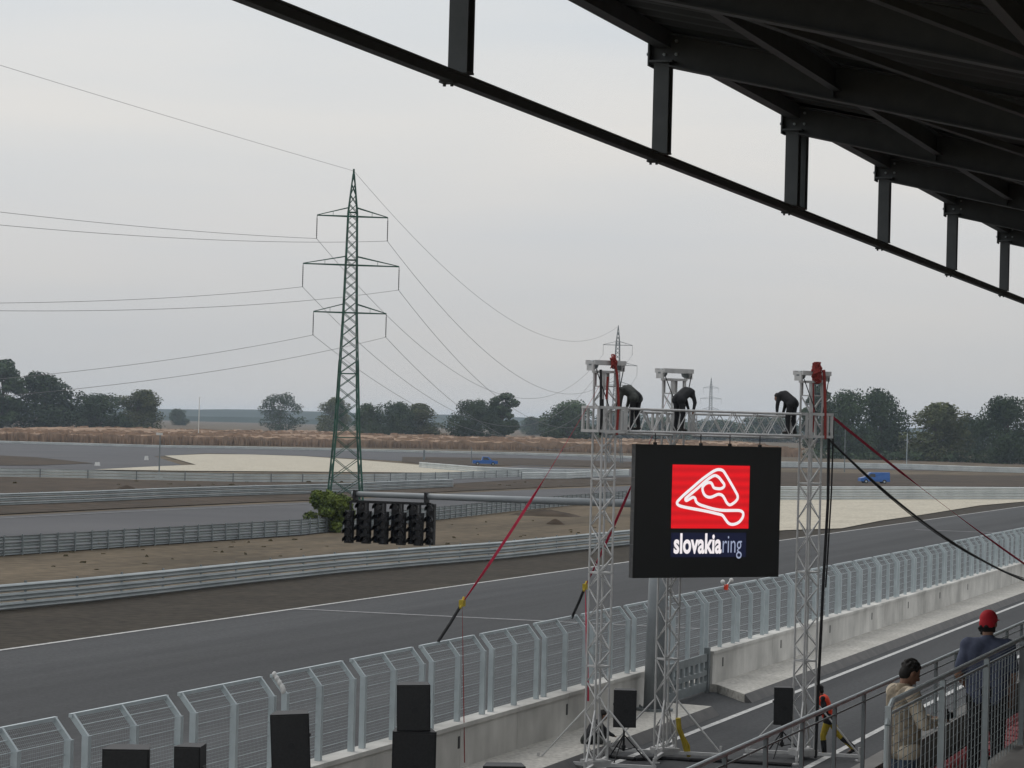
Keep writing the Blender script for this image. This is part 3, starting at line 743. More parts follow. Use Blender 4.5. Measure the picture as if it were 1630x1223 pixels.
def mast(label, p, top, side):
    t = thing('truss_mast', label, 'truss tower', p, EA, 'truss masts carrying the screen')
    H_ = top
    b = MB(); nsec = 4; z = .25
    for i in range(nsec):
        z1 = .25+(H_-.55-.25)*(i+1)/nsec; truss(b, (0, 0, z), (0, 0, z1-.02), .36); z = z1
    b.build('lattice_shaft', MT['alu'], t)
    b = MB(); b.box((0, 0, .17), (.5, .5, .14)); b.build('base_plate', MT['alu'], t)
    for i in range(4):
        a = math.pi/4+i*math.pi/2; dx, dy = math.cos(a), math.sin(a)
        b = MB(); b.bar((dx*.25, dy*.25, .14), (dx*1.35, dy*1.35, .14), .07, .07); b.tube((dx*.26, dy*.26, 1.35), (dx*1.3, dy*1.3, .17), .022, .022, 6)
        b.tube((dx*1.3, dy*1.3, .02), (dx*1.3, dy*1.3, .34), .03, .03, 6); b.tube((dx*1.3, dy*1.3, .02), (dx*1.3, dy*1.3, .05), .1, .1, 10); b.build('outrigger', MT['alu'], t)
    b = MB()                                 # head: crossed beams and pulleys
    b.box((0, -.16, H_-.05), (.84, .06, .10)); b.box((0, .16, H_-.05), (.84, .06, .10))
    b.box((-.40, 0, H_-.13), (.05, .26, .20)); b.box((.40, 0, H_-.13), (.05, .26, .20)); b.box((0, 0, H_-.25), (.44, .44, .05))
    for x in (-.17, .17):
        for y in (-.17, .17): b.box((x, y, H_-.42), (.06, .06, .32))
    b.build('head_beam', MT['alu'], t)
    for x in (-.33, .33):
        b = MB(); b.tube((x, -.05, H_-.1), (x, .05, H_-.1), .1, .1, 12); b.build('pulley', MT['galvdark'], t)
    # sleeve around the shaft at truss height
    b = MB(); hs_ = .37
    for z in (7.50, 8.02):
        for s in (-1, 1): b.bar((-hs_, s*.30, z), (hs_, s*.30, z), .06, .06); b.bar((s*hs_, -.33, z), (s*hs_, .33, z), .06, .06)
    for x in (-hs_, -.24, .24, hs_):
        for s in (-1, 1): b.bar((x, s*.30, 7.5), (x, s*.30, 8.02), .05, .05)
    b.box((side*.305, -.335, 7.76), (.06, .02, .46))
    b.build('sleeve', MT['alu'], t)
    b = MB(); b.tube((.1, -.3, 8.05), (.38, -.15, H_-.15), .012, .012, 5); b.tube((-.1, -.3, 8.05), (-.38, -.15, H_-.15), .012, .012, 5); b.build('hoist_chain', MT['rubber'], t)
    return t
mast('left aluminium lattice mast of the screen tower with a red rope on top', TL, 9.06, 1)
mast('right aluminium lattice mast with a black cable and a bundle of red rope on top', TR, 9.02, -1)
mast('rear aluminium lattice mast standing behind the screen', TB, 8.98, 1)
def span(label, a, c, rz, z, nm_='roof_truss'):
    L = (c-a).length; t = thing('horizontal_truss', label, 'truss', (a.x, a.y, z), rz, 'trusses on top of the screen tower')
    b = MB(); truss(b, (.50, 0, 0), (L-.50, 0, 0), .50, .027, .012, .33); b.build('lattice', MT['alu'], t); return t
span('front horizontal truss that the screen hangs from', TL, TR, EA, 7.76)
d = TB-TL; span('short rear horizontal truss between left and rear masts', TL, TB, math.atan2(d.y, d.x), 7.70)
d = TR-TB; span('short rear horizontal truss between rear and right masts', TB, TR, math.atan2(d.y, d.x), 7.70)
# the screen
def on_plane(px, py, off=0.0):
    dd = ray(px, py); o = Vector((0, 0, EYE)); p0_ = TL+nf*off; k = (p0_-o).dot(nf)/dd.dot(nf); return o+dd*k
sl_, sr_ = on_plane(1009, 816), on_plane(1241, 815)
zt_, zb_ = on_plane(1125, 709.5).z, on_plane(1122, 919.5).z
SW, SH = (Vector((sr_.x-sl_.x, sr_.y-sl_.y, 0))).length, zt_-zb_
mid = (sl_+sr_)/2
t = thing('led_screen', 'black square video screen showing a red circuit outline emblem', 'screen', (mid.x, mid.y, zb_), EA)
b = MB(); nx, nz = 4, 4
for i in range(nx):
    for j in range(nz): b.box((-SW/2+SW*(i+.5)/nx, .07, SH*(j+.5)/nz), (SW/nx-.006, .14, SH/nz-.006))
b.build('cabinet', MT['screenside'], t)
b = MB(); b.box((0, -.008, SH/2), (SW, .012, SH)); b.build('display', MT['screenblk'], t)
for x in (-SW*.36, -SW*.05, SW*.15, SW*.36):
    b = MB(); b.tube((x, .06, SH), (x, .06, 7.5-zb_), .012, .012, 6); b.box((x, .06, SH+.025), (.07, .05, .05)); b.build('hanger', MT['rubber'], t)
def SX(u): return -SW/2+SW*u
def SZ(v): return SH*(1-v)
b = MB(); b.box(((SX(.248)+SX(.779))/2, -.017, (SZ(.148)+SZ(.628))/2), (SW*.531, .005, SH*.48)); em = b.build('red_panel', MT['red_led'], t)
b = MB(); b.box(((SX(.25)+SX(.765))/2, -.017, (SZ(.66)+SZ(.845))/2), (SW*.515, .005, SH*.185)); nv = b.build('navy_panel', MT['navy_led'], t)
LOGO = [(130,495),(160,460),(200,420),(300,330),(400,240),(500,165),(545,138),(585,128),(630,138),(660,175),(720,270),(780,370),(808,425),(803,468),(765,508),(720,530),(685,505),(660,460),(632,422),(590,410),(550,425),(500,445),(450,435),(418,398),(405,345),(425,305),(465,280),(502,282),(520,310),(538,338),(600,347),(640,332),(652,300),(620,255),(585,215),(545,197),(500,215),(430,270),(350,345),(270,415),(218,462),(226,486),(258,470),(300,448),(325,460),(338,498),(375,528),(450,553),(540,578),(640,593),(760,593),(840,595),(876,622),(872,672),(832,726),(772,752),(718,744),(680,703),(640,650),(580,632),(470,607),(350,585),(220,562),(150,543),(124,520)]
def LP(x, y): return (SX(.248+.531*(x-65)/878), SZ(.148+.48*(y-80)/720))
# smooth closed stroke
P = [Vector((*LP(*q), 0)) for q in LOGO]; Q = []
n = len(P)
for i in range(n):
    a, p_, c, d_ = P[i-1], P[i], P[(i+1) % n], P[(i+2) % n]
    for k in range(3):
        s = k/3; Q.append(.5*((2*p_)+(c-a)*s+(2*a-5*p_+4*c-d_)*s*s+(3*p_-a-3*c+d_)*s**3))
b = MB(); hw_ = .034; n = len(Q)
for i in range(n):
    dd = (Q[(i+1) % n]-Q[i-1]).normalized(); nn_ = Vector((-dd.y, dd.x, 0))*hw_
    for s in (-1, 1): v = Q[i]+nn_*s; b.v.append((v.x, -.023, v.y))
for i in range(n): j = (i+1) % n; b.f.append((2*i, 2*j, 2*j+1, 2*i+1))
b.build('circuit_outline', MT['white_led'], em)
def text(body, m, x0, x1, zbase, hx, bold, name):
    cu = bpy.data.curves.new('tmp', 'FONT'); cu.body = body; cu.size = 1; cu.offset = bold; cu.resolution_u = 4
    o = bpy.data.objects.new('tmp', cu); C.objects.link(o)
    dg = bpy.context.evaluated_depsgraph_get(); dg.update(); me = bpy.data.meshes.new_from_object(o.evaluated_get(dg), depsgraph=dg)
    bpy.data.objects.remove(o)
    xs = [v.co.x for v in me.vertices]; a, c = min(xs), max(xs)
    for v in me.vertices: x, y = v.co.x, v.co.y; v.co = (x0+(x-a)/(c-a)*(x1-x0), -.024, zbase+y*hx)
    me.materials.clear(); me.materials.append(m); link(name, me, nv)
text('slovakia', MT['white_led'], SX(.268), SX(.595), SZ(.812), .62, .030, 'lettering')
text('ring', MT['grey_led'], SX(.602), SX(.735), SZ(.812), .60, -.004, 'lettering')

# ================================================================== straps, ropes, cables
def ribbon(name, a, c, wd, tw0, tw1, m, label, cat, sag=0, n=60, parent=None, th=.006):
    a, c = Vector(a), Vector(c); b = MB(); d = (c-a).normalized(); x0 = d.cross(Vector((0, 0, 1))).normalized(); y0 = x0.cross(d)
    for i in range(n+1):
        t_ = i/n; p = a.lerp(c, t_)-Vector((0, 0, 4*sag*t_*(1-t_))); an = tw0(t_, p, d, x0, y0) if callable(tw0) else tw0+(tw1-tw0)*t_
        wv = x0*math.cos(an)+y0*math.sin(an); tv = wv.cross(d)*th/2
        for q in (p-wv*wd/2-tv, p+wv*wd/2-tv, p+wv*wd/2+tv, p-wv*wd/2+tv): b.v.append(tuple(q))
    for i in range(n):
        for k in range(4): j = (k+1) % 4; b.f.append((4*i+k, 4*i+j, 4*i+4+j, 4*i+4+k))
    o = b.build(name, m, parent)
    if label: tag(o, label, cat)
    return o
ltop = TL+Vector((0, 0, 8.75)); rtop = TR+Vector((0, 0, 8.9)); btop = TB+Vector((0, 0, 8.7))
f1 = D(697, 1022, XW-.48); f2 = D(910, 984, XW-.48)
j1 = f1.lerp(ltop, .145)
def turned(base, keys):
    def f(t_, p, d, x0, y0):
        v = (Vector((0, 0, EYE))-(p+base)); an = math.atan2(v.dot(y0), v.dot(x0))
        for (a, fa), (c, fc) in zip(keys, keys[1:]):
            if a <= t_ <= c: return an+fa+(fc-fa)*(t_-a)/(c-a)
        return an
    return f
def strap_set(fp_, top, label, drop):
    j = fp_.lerp(top, .14); t = thing('ratchet_strap', label, 'strap', fp_)
    ribbon('webbing', j-fp_, top-fp_, .062, turned(fp_, [(0, .25), (.2, 1.2), (.45, 1.4), (.56, .12), (1, .02)]), 0, MT['strap'], None, None, .15, parent=t)
    b = MB(); b.path([fp_-fp_, (j-fp_)*.5+Vector((0, 0, -.02)), j-fp_], .035, 8); b.build('sling', MT['rubber'], t)
    b = MB(); b.box(j-fp_, (.10, .16, .14)); b.tube(j-fp_+Vector((0, -.12, -.1)), j-fp_+Vector((0, .1, .12)), .03, .03, 6); b.build('ratchet', MT['yellow'], t)
    e_ = Vector((j.x-fp_.x+.15, j.y-fp_.y, drop-fp_.z)); ribbon('loose_end', j-fp_, e_, .02 if drop < .5 else .055, .3, 2.5, MT['rope'] if drop < .5 else MT['strap'], None, None, parent=t)
strap_set(f1, ltop, 'long red strap from the left mast down to the fence left of the screen', .35)
strap_set(f2, btop, 'red strap with loose hanging end tied to the fence behind the left mast', .9)
ra = TR+e*.55+Vector((0, 0, 8.02))
rb_ = D(1660, 918, -10.2)
ribbon('strap', ra, rb_, .062, turned(Vector(), [(0, 1.5), (.28, 1.2), (.36, .12), (.52, .05), (.64, .5), (.75, 1.0), (1, 1.2)]), 0, MT['strap'], 'red strap running from the right mast down to the right', 'strap', .1)
b = MB(); pa = TR+e*.5+Vector((0, 0, 7.48)); pb = D(1660, 935, -9.5); n = 30
for dz, r in ((0, .028), (.10, .012)):
    pts_ = []
    for i in range(n+1): s = i/n; q = pa.lerp(pb, s); q.z -= 4*(.45+dz)*s*(1-s)-dz*s; pts_.append(q)
    b.path(pts_, r, 6)
o = b.build('power_lead', MT['rubber']); tag(o, 'black leads sagging from the right mast to the right', 'cable')
b = MB(); q = TR+e*.34-nf*-.24
b.path([q+Vector((0, 0, 7.6)), q+Vector((.02, 0, 6)), q-e*.06+Vector((0, 0, 4)), q-e*.12+Vector((.0, 0, 2)), q-e*.16+Vector((0, 0, .05))], .036, 8)
b.path([q+e*.14+Vector((0, 0, 7.9)), q+e*.12+Vector((0, 0, 6.2)), q+e*.05+Vector((0, 0, 4.6)), q+e*.02+Vector((0, 0, 4))], .02, 6)
o = b.build('cable_bundle', MT['rubber']); tag(o, 'thick black cable hanging down the right mast', 'cable')
b = MB(); g1, g2, g3 = G(970, 1208), G(1060, 1211), G(1165, 1216); b.path([Vector((g.x, g.y, .06)) for g in (G(900, 1215), g1, G(1010, 1213), g2, G(1100, 1214), g3, G(1260, 1222))], .05, 8)
o = b.build('ground_cable', MT['rubber']); tag(o, 'thick black cable lying on the pit lane under the masts', 'cable')
def coil(c0, r, n, seed, label):
    rg = random.Random(seed); b = MB()
    for k in range(n):
        P_ = []; a = rg.uniform(0, 6.28); z = rg.uniform(-1, 1)
        for q in range(9):
            a += rg.uniform(.4, 1.5); z = max(-1, min(1, z+rg.uniform(-.8, .8))); rr = r*rg.uniform(.35, 1)*(1-.35*abs(z))
            P_.append(c0+Vector((rr*math.cos(a), rr*math.sin(a), z*r*1.5)))
        b.path(P_, .016, 5)
    b.ell(c0, (r*.55, r*.55, r*1.2))
    return b
b = coil(TR+Vector((0, 0, 8.98))+nf*.22-e*.04, .16, 14, 4, '')
q = TR+nf*.32+e*.02
b.path([q+Vector((.05, 0, 9.05)), q+e*.10+Vector((0, 0, 8.7)), q+e*.13+Vector((0, 0, 8.1)), q+e*.15+Vector((0, 0, 7.45))], .035, 8)
b.path([TR+nf*.2-e*.15+Vector((0, 0, 8.95)), TR+nf*.2-e*.08+Vector((0, 0, 8.0)), TR+nf*.2-e*.1+Vector((0, 0, 7.6))], .02, 6)
o = b.build('rope', MT['rope']); tag(o, 'tangled red rope bundle on top of the right mast', 'rope')
b = coil(TL+Vector((.02, 0, 9.04))+nf*.25, .10, 6, 8, '')
q = TL+nf*.3
b.path([q+Vector((0, 0, 9.1)), q+e*.1+Vector((0, 0, 8.75)), q+e*.16+Vector((0, 0, 8.1)), q+e*.13+Vector((0, 0, 7.42))], .03, 8)
b.path([q-e*.15+Vector((0, 0, 8.7)), q-e*.17+Vector((0, 0, 8.2))], .025, 6)
o = b.build('rope', MT['rope']); tag(o, 'red rope hanging from the top of the left mast', 'rope')
b = MB(); q = TL-e*.33+nf*.28
b.path([q+Vector((0, 0, 8.85)), q+Vector((.02, 0, 8.3)), q+e*.03+Vector((0, 0, 7.4))], .03, 8); b.path([q+e*.05+Vector((0, 0, 8.2)), q+e*.08+Vector((0, 0, 7.9)), q+e*.02+Vector((0, 0, 7.6))], .04, 8)
o = b.build('cable_bundle', MT['rubber']); tag(o, 'short black cable on the left mast beside the red rope', 'cable')
b = MB(); q = TB+nf*.32+e*.12
b.path([q+Vector((0, 0, .95)), q+e*.04+Vector((0, 0, .7)), q+e*.18+Vector((0, 0, .42)), q+e*.28+Vector((0, 0, .12))], .06, 8); b.path([q+e*.08+Vector((0, 0, .6)), q+e*.3+Vector((0, 0, .3)), q+e*.33+Vector((0, 0, .05))], .05, 8)
o = b.build('hose', MT['yellow']); tag(o, 'yellow hose bunched at the foot of the rear mast', 'hose')

# ================================================================== loudspeakers
def speaker(label, p, rz, sz, tilt=0, nm_='loudspeaker', group=None):
    wd, dp, ht = sz; t = thing(nm_, label, 'speaker', p, rz, group); t.rotation_euler = (0, tilt, rz)
    b = MB(); k = .82
    pr = [(-wd/2, -dp/2), (wd/2, -dp/2), (wd/2*k, dp/2), (-wd/2*k, dp/2)]
    b.prism(pr, 0, ht); b.build('cabinet', MT['black'], t)
    b = MB(); b.box((0, -dp/2-.012, ht/2), (wd*.92, .02, ht*.94)); b.build('grille', MT['grille'], t)
    b = MB(); b.tube((.02, -dp/2-.022, ht*.45), (.02, -dp/2-.03, ht*.45), .055, .055, 14); b.build('badge', MT['black'], t)
    for s in (-1, 1):
        b = MB(); b.box((s*(wd/2*.91+.012), 0, ht*.6), (.03, .16, .05)); b.build('handle', MT['screenside'], t)
    return t
def stack(px, py, X, wt, ht, wl, dp, rz, names, tl=-.012):
    p = D(px, py, X); ztop = p.z; z = 0
    n = len(names); rest = ztop-ht
    hs_ = rest/(n-1) if n > 1 else 0
    for i, lb in enumerate(names):
        last = i == n-1
        speaker(lb, (p.x, p.y, z if not last else rest+.001), rz if last else rz+.05, (wt if last else wl, dp if last else dp*1.1, ht if last else hs_-.004), tl if last and n > 1 else 0)
        z += hs_
face = rad(19)
stack(661, 1088, -16.3, .58, .80, .76, .6, face, ['lowest black bass cabinet of the taller stack by the pit wall', 'middle black bass cabinet of the taller stack by the pit wall', 'top black loudspeaker of the taller stack in front of the fence'], -.03)
stack(468, 1134, -16.3, .60, .88, .80, .6, face, ['lowest bass cabinet under the leaning black speaker', 'bass cabinet right under the leaning black speaker', 'leaning black loudspeaker near the bottom, second stack from the left tower'], -.06)
stack(206, 1189, -16.3, .63, .9, .8, .6, face, ['lowest bass cabinet of the leftmost speaker stack', 'middle bass cabinet of the leftmost speaker stack', 'leftmost black loudspeaker top at the bottom edge'])
stack(306, 1186, -16.3, .38, .8, .6, .5, face-.15, ['lowest bass cabinet under the narrow speaker', 'middle bass cabinet under the narrow speaker', 'narrow black loudspeaker top between fence posts at the bottom edge'])
stack(803, 1217, -15.6, .78, .5, .8, .6, face, ['low black case under another at the bottom edge', 'low black case just peeking in at the bottom edge'])
def pole_speaker(px, py, pg, label, wd):
    g = G(*pg); Z = g.dot(FH); s = FPX/Z
    t = thing('speaker_stand', 'tripod stand under the '+label, 'stand', g)
    zt = PZ(px, py[1], Z).z
    b = MB(); b.tube((0, 0, .25), (0, 0, zt), .028, .024, 8); b.tube((0, 0, zt-.5), (0, 0, zt-.42), .05, .05, 8); b.build('pole', MT['rubber'], t)
    for i in range(3):
        a = i*2.094+.4; b = MB(); b.tube((0, 0, .62), (.55*math.cos(a), .55*math.sin(a), .02), .016, .016, 6); b.tube((.28*math.cos(a), .28*math.sin(a), .33), (0, 0, .27), .012, .012, 6); b.build('leg', MT['rubber'], t)
    speaker(label+' on a pole', (g.x, g.y, zt+.003), EA*.35, (wd, .45, PZ(px, py[0], Z).z-zt), 0)
pole_speaker(992, (1097, 1156), (992, 1213), 'black loudspeaker right of the left mast', .52)
pole_speaker(1244, (1093, 1152), (1244, 1206), 'black loudspeaker left of the right mast', .46)

# ================================================================== people
def frame(fwd, up=Vector((0, 0, 1))):
    f = Vector(fwd).normalized(); r = f.cross(up).normalized(); u = r.cross(f); return Matrix((r, f, u)).transposed()
def person(label, loc, rz, J, look, cl, voxel=.02, hair=True, cap=None, fingers=True, extra=None, top_to='w', scale=1.0, bright_sleeve=None):
    """J: joints in local axes (facing +Y). look: head direction. cl: (top, trousers, shoes)"""
    t = thing('person', label, 'person', loc, rz); V = {k: Vector(v) for k, v in J.items()}
    t.scale = (scale,)*3
    H = frame(look); hc = V['head']
    b = MB()
    b.ell(hc, (.074, .094, .112), H, 16, 12); b.ell(hc+H @ Vector((0, .035, -.07)), (.052, .055, .055), H, 12, 8)
    b.ell(hc+H @ Vector((0, .105, -.015)), (.014, .022, .026), H, 8, 6); b.ell(hc+H @ Vector((0, .085, -.065)), (.028, .018, .012), H, 8, 6)
    for s in (-1, 1): b.ell(hc+H @ Vector((s*.076, -.005, -.005)), (.012, .022, .034), H, 8, 6)
    nb = V['neck']; b.cap(nb, hc+H @ Vector((0, -.02, -.06)), .056, .052)
    def torso(b, g, hem=0.0):
        for s in 'lr':
            hp, sh = V['h'+s], V['s'+s]; pc, cc = V['pelvis'], V['chest']
            b.cap(pc.lerp(hp, .75), cc.lerp(sh, .55), .105+g, .105+g); b.cap(cc.lerp(sh, .3), sh, .090+g, .066+g); b.cap(nb.lerp(cc, .3), sh, .055+g, .058+g)
        b.cap(V['pelvis'], V['chest'], .112+g, .118+g)
        b.cap(V['chest'], nb, .09+g, .055+g*.6)
        if hem:
            for s in 'lr': b.cap(V['pelvis'].lerp(V['h'+s], .8), V['h'+s].lerp(V['k'+s], hem), .105+g, .11+g)
    def arms(b, g, full=True):
        for s in 'lr':
            if full: b.cap(V['s'+s], V['e'+s], .055+g, .043+g); b.cap(V['e'+s], V['w'+s], .043+g, .030+g*.7)
            else: b.cap(V['s'+s], V['s'+s].lerp(V['e'+s], .72), .058+g, .055+g)
    def legs(b, g, top=True):
        for s in 'lr':
            b.cap(V['h'+s], V['k'+s], .086+g, .060+g); b.cap(V['k'+s], V['a'+s], .060+g, .042+g)
        if top: b.cap(V['hl'], V['hr'], .10+g, .10+g); b.cap(V['pelvis'], V['pelvis'].lerp(V['chest'], .3), .125+g, .120+g)
    torso(b, -.005); arms(b, 0); legs(b, -.005)
    for s, sg in (('l', -1), ('r', 1)):
        wv, ev = V['w'+s], V['e'+s]; d_ = (wv-ev).normalized()
        if 'd'+s in V: d_ = V['d'+s].normalized()
        F_ = frame(d_, Vector((0, 0, 1)) if abs(d_.z) < .9 else Vector((0, 1, 0)))
        pm_ = wv+d_*.055; b.ell(pm_, (.040, .055, .018), F_, 10, 8)
        if fingers:
            for i in range(4):
                base = wv+d_*.095+F_ @ Vector(((i-1.5)*.021, 0, 0)); ln = (.06, .075, .08, .068)[i if sg < 0 else 3-i]
                k1 = base+d_*ln*.55+F_ @ Vector((0, 0, -.008)); k2 = base+d_*ln*.85+F_ @ Vector((0, 0, -.035)); b.cap(base, k1, .0105, .0095, 8); b.cap(k1, k2, .0095, .008, 8)
            tb_ = wv+d_*.03+F_ @ Vector((-sg*.034, 0, -.005)); tk = tb_+F_ @ Vector((-sg*.03, .04, -.015)); b.cap(tb_, tk, .013, .011, 8); b.cap(tk, tk+F_ @ Vector((sg*.006, .03, -.006)), .011, .009, 8)
        av = V['a'+s]; tv = V.get('t'+s, av+Vector((0, .17, -.05))); b.cap(av+Vector((0, 0, -.02)), tv, .035, .03)
    me = fuse(b, voxel*.7, 3); me.materials.clear(); me.materials.append(MT['skin']); link('body', me, t)
    def cloth(name, fn, m, vx=voxel, it=4):
        b = MB(); fn(b); me = fuse(b, vx, it); me.materials.clear(); me.materials.append(m); return link(name, me, t)
    full = top_to == 'w'; hem_ = .07 if full else 0
    cloth('jacket' if full else 'shirt', lambda b: (torso(b, .022, hem_), arms(b, .016, full)), cl[0], voxel, 9)
    cloth('trousers', lambda b: legs(b, .014), cl[1])
    for s in 'lr':
        av = V['a'+s]; tv = V.get('t'+s, av+Vector((0, .17, -.05)))
        cloth('shoe', lambda b: (b.cap(av+Vector((0, -.03, -.04)), tv, .046, .040), b.cap(av, av+Vector((0, 0, -.03)), .052, .05)), cl[2])
    if hair:
        def hairfn(b):
            rg = random.Random(len(label))
            if not cap: b.ell(hc+H @ Vector((0, -.022, .030)), (.082, .090, .098), H, 16, 12)
            b.ell(hc+H @ Vector((0, -.045, -.02 if not cap else -.035)), (.078, .065, .08 if not cap else .06), H, 12, 8)
            for q in range(46 if not cap else 10):
                d_ = Vector((rg.gauss(0, 1), rg.gauss(-.3, 1), abs(rg.gauss(0, 1)) if not cap else -.3)).normalized()
                if d_.y > .75 or (d_.y > .3 and d_.z < .3): continue
                c_ = Vector((d_.x*.080, -.02+d_.y*.088, (.03 if not cap else -.03)+d_.z*.096)); b.ell(hc+H @ c_, (.020, .020, .016), H, 8, 6)
        cloth('hair', hairfn, MT['hair'], voxel*.6, 1)
    if cap:
        def capfn(b):
            b.ell(hc+H @ Vector((0, -.008, .042)), (.088, .106, .092), H, 16, 12)
            b.ell(hc+H @ Vector((0, -.048, -.008)), (.083, .070, .082), H, 12, 8)
        o = cloth('cap', capfn, cap, voxel*.7, 3)
        b = MB(); b.ell(hc+H @ Vector((0, .135, .045)), (.072, .075, .010), H, 14, 6); b.build('peak', cap, o, smooth=True)
    for s in (-1, 1):
        b = MB(); b.ell(hc+H @ Vector((s*.031, .083, .012)), (.013, .009, .010), H, 8, 6); b.build('eye', MT['hair'], t)
    if extra: extra(t, V)
    return t
STAND = dict(pelvis=(0, 0, .96), chest=(0, .0, 1.30), neck=(0, -.01, 1.47), head=(0, .02, 1.62), hl=(-.10, 0, .91), hr=(.10, 0, .91), kl=(-.11, .02, .49), kr=(.11, .02, .49), al=(-.12, 0, .09), ar=(.12, 0, .09),
             sl=(-.195, -.01, 1.41), sr=(.195, -.01, 1.41), el=(-.25, -.03, 1.12), er=(.25, -.03, 1.12), wl=(-.24, .06, .88), wr=(.24, .06, .88))
def pose(**k): d = dict(STAND); d.update(k); return d
# riggers bending over on the truss
def rigger(px, py, rz, label, m, J, look):
    q = on_plane(px, py); person(label, (q.x, q.y, 7.54), rz, J, look, (m, MT['darkcloth'], MT['shoe']), .022, fingers=False, scale=.82)
bend = pose(pelvis=(0, -.10, .92), chest=(0, .17, 1.10), neck=(0, .31, 1.11), head=(0, .42, 1.03), hl=(-.10, -.10, .88), hr=(.10, -.10, .88), kl=(-.12, -.02, .47), kr=(.12, -.04, .47), al=(-.14, -.06, .09), ar=(.14, -.10, .09),
            sl=(-.17, .25, 1.09), sr=(.17, .25, 1.09), el=(-.18, .30, .80), er=(.18, .28, .80), wl=(-.13, .34, .56), wr=(.13, .32, .56))
rigger(1007, 686, ang0+rad(52), 'person in dark camouflage bending over at the left end of the truss', MT['camo'], bend, (0, .75, -.55))
bend2 = dict(bend); bend2.update(er=(.24, .30, .80), wr=(.28, .20, .56), el=(-.2, .40, .82), wl=(-.16, .46, .62))
rigger(1083, 688, ang0-rad(48), 'person in black bending over beside the rear mast on the truss', MT['darkcloth'], bend2, (0, .95, -.25))
rigger(1256, 690, ang0+rad(50), 'person in black bending over beside the right mast on the truss', MT['darkcloth'], bend, (0, .85, -.4))
# crouching person at the foot of the left mast
crouch = pose(pelvis=(0, -.12, .30), chest=(0, .10, .60), neck=(0, .20, .76), head=(0, .28, .88), hl=(-.1, -.1, .28), hr=(.1, -.1, .28), kl=(-.16, .28, .48), kr=(.16, .30, .46), al=(-.14, .06, .09), ar=(.14, .08, .09),
              sl=(-.19, .14, .70), sr=(.19, .14, .70), el=(-.22, .34, .50), er=(.22, .34, .50), wl=(-.10, .52, .42), wr=(.10, .52, .42))
g = G(940, 1201); person('person in black crouching at the foot of the left mast', g+Vector((0, 0, .02)), ang0-rad(75), crouch, (0, .9, -.3), (MT['darkcloth'], MT['camo'], MT['shoe']), .022, fingers=False, top_to='w')
# marshal in orange vest striding
strd = pose(pelvis=(0, .02, .92), chest=(0, .14, 1.24), neck=(0, .20, 1.40), head=(0, .26, 1.54), hl=(-.1, .02, .88), hr=(.1, 0, .88), kl=(-.11, .14, .49), kr=(.12, -.20, .52), al=(-.11, .10, .09), ar=(.13, -.56, .20), tr=(.13, -.44, .07),
            sl=(-.2, .16, 1.35), sr=(.2, .16, 1.35), el=(-.27, .12, 1.08), er=(.27, .12, 1.08), wl=(-.22, .30, .94), wr=(.22, .30, .94))
def vest(t, V):
    b = MB(); g_ = .036
    for s in 'lr':
        b.cap(V['pelvis'].lerp(V['h'+s], .6)+Vector((0, .02, .06)), V['chest'].lerp(V['s'+s], .55), .105+g_, .107+g_); b.cap(V['chest'].lerp(V['s'+s], .3), V['chest'].lerp(V['s'+s], .85), .09+g_, .075+g_)
    me = fuse(b, .02, 4); me.materials.clear(); me.materials.append(MT['orange']); link('vest', me, t)
    for s in 'lr':
        b = MB(); b.cap(V['k'+s].lerp(V['a'+s], .30), V['a'+s]+Vector((0, 0, .03)), .074, .062)
        me = fuse(b, .02, 3); me.materials.clear(); me.materials.append(MT['darkcloth']); link('boot', me, t)
g = G(1319, 1204); person('person in orange vest and yellow trousers striding across the pit lane', g, ang0+rad(82), strd, (.1, .95, -.25), (MT['darkcloth'], MT['yellow'], MT['shoe']), .02, fingers=False, extra=vest)

# ================================================================== grandstand
t = thing('grandstand', 'dark steel grandstand roof and stepped terrace', 'grandstand', (-7, 26, 0))
OF = (-7, 26, 0)
SLOPE = .20
def zr(x): return 11.20-(x+7)*SLOPE          # underside of rafters' top plane
YS = [14, 20, 26, 32, 38, 44, 50, 56, 62, 68, 74, 80]
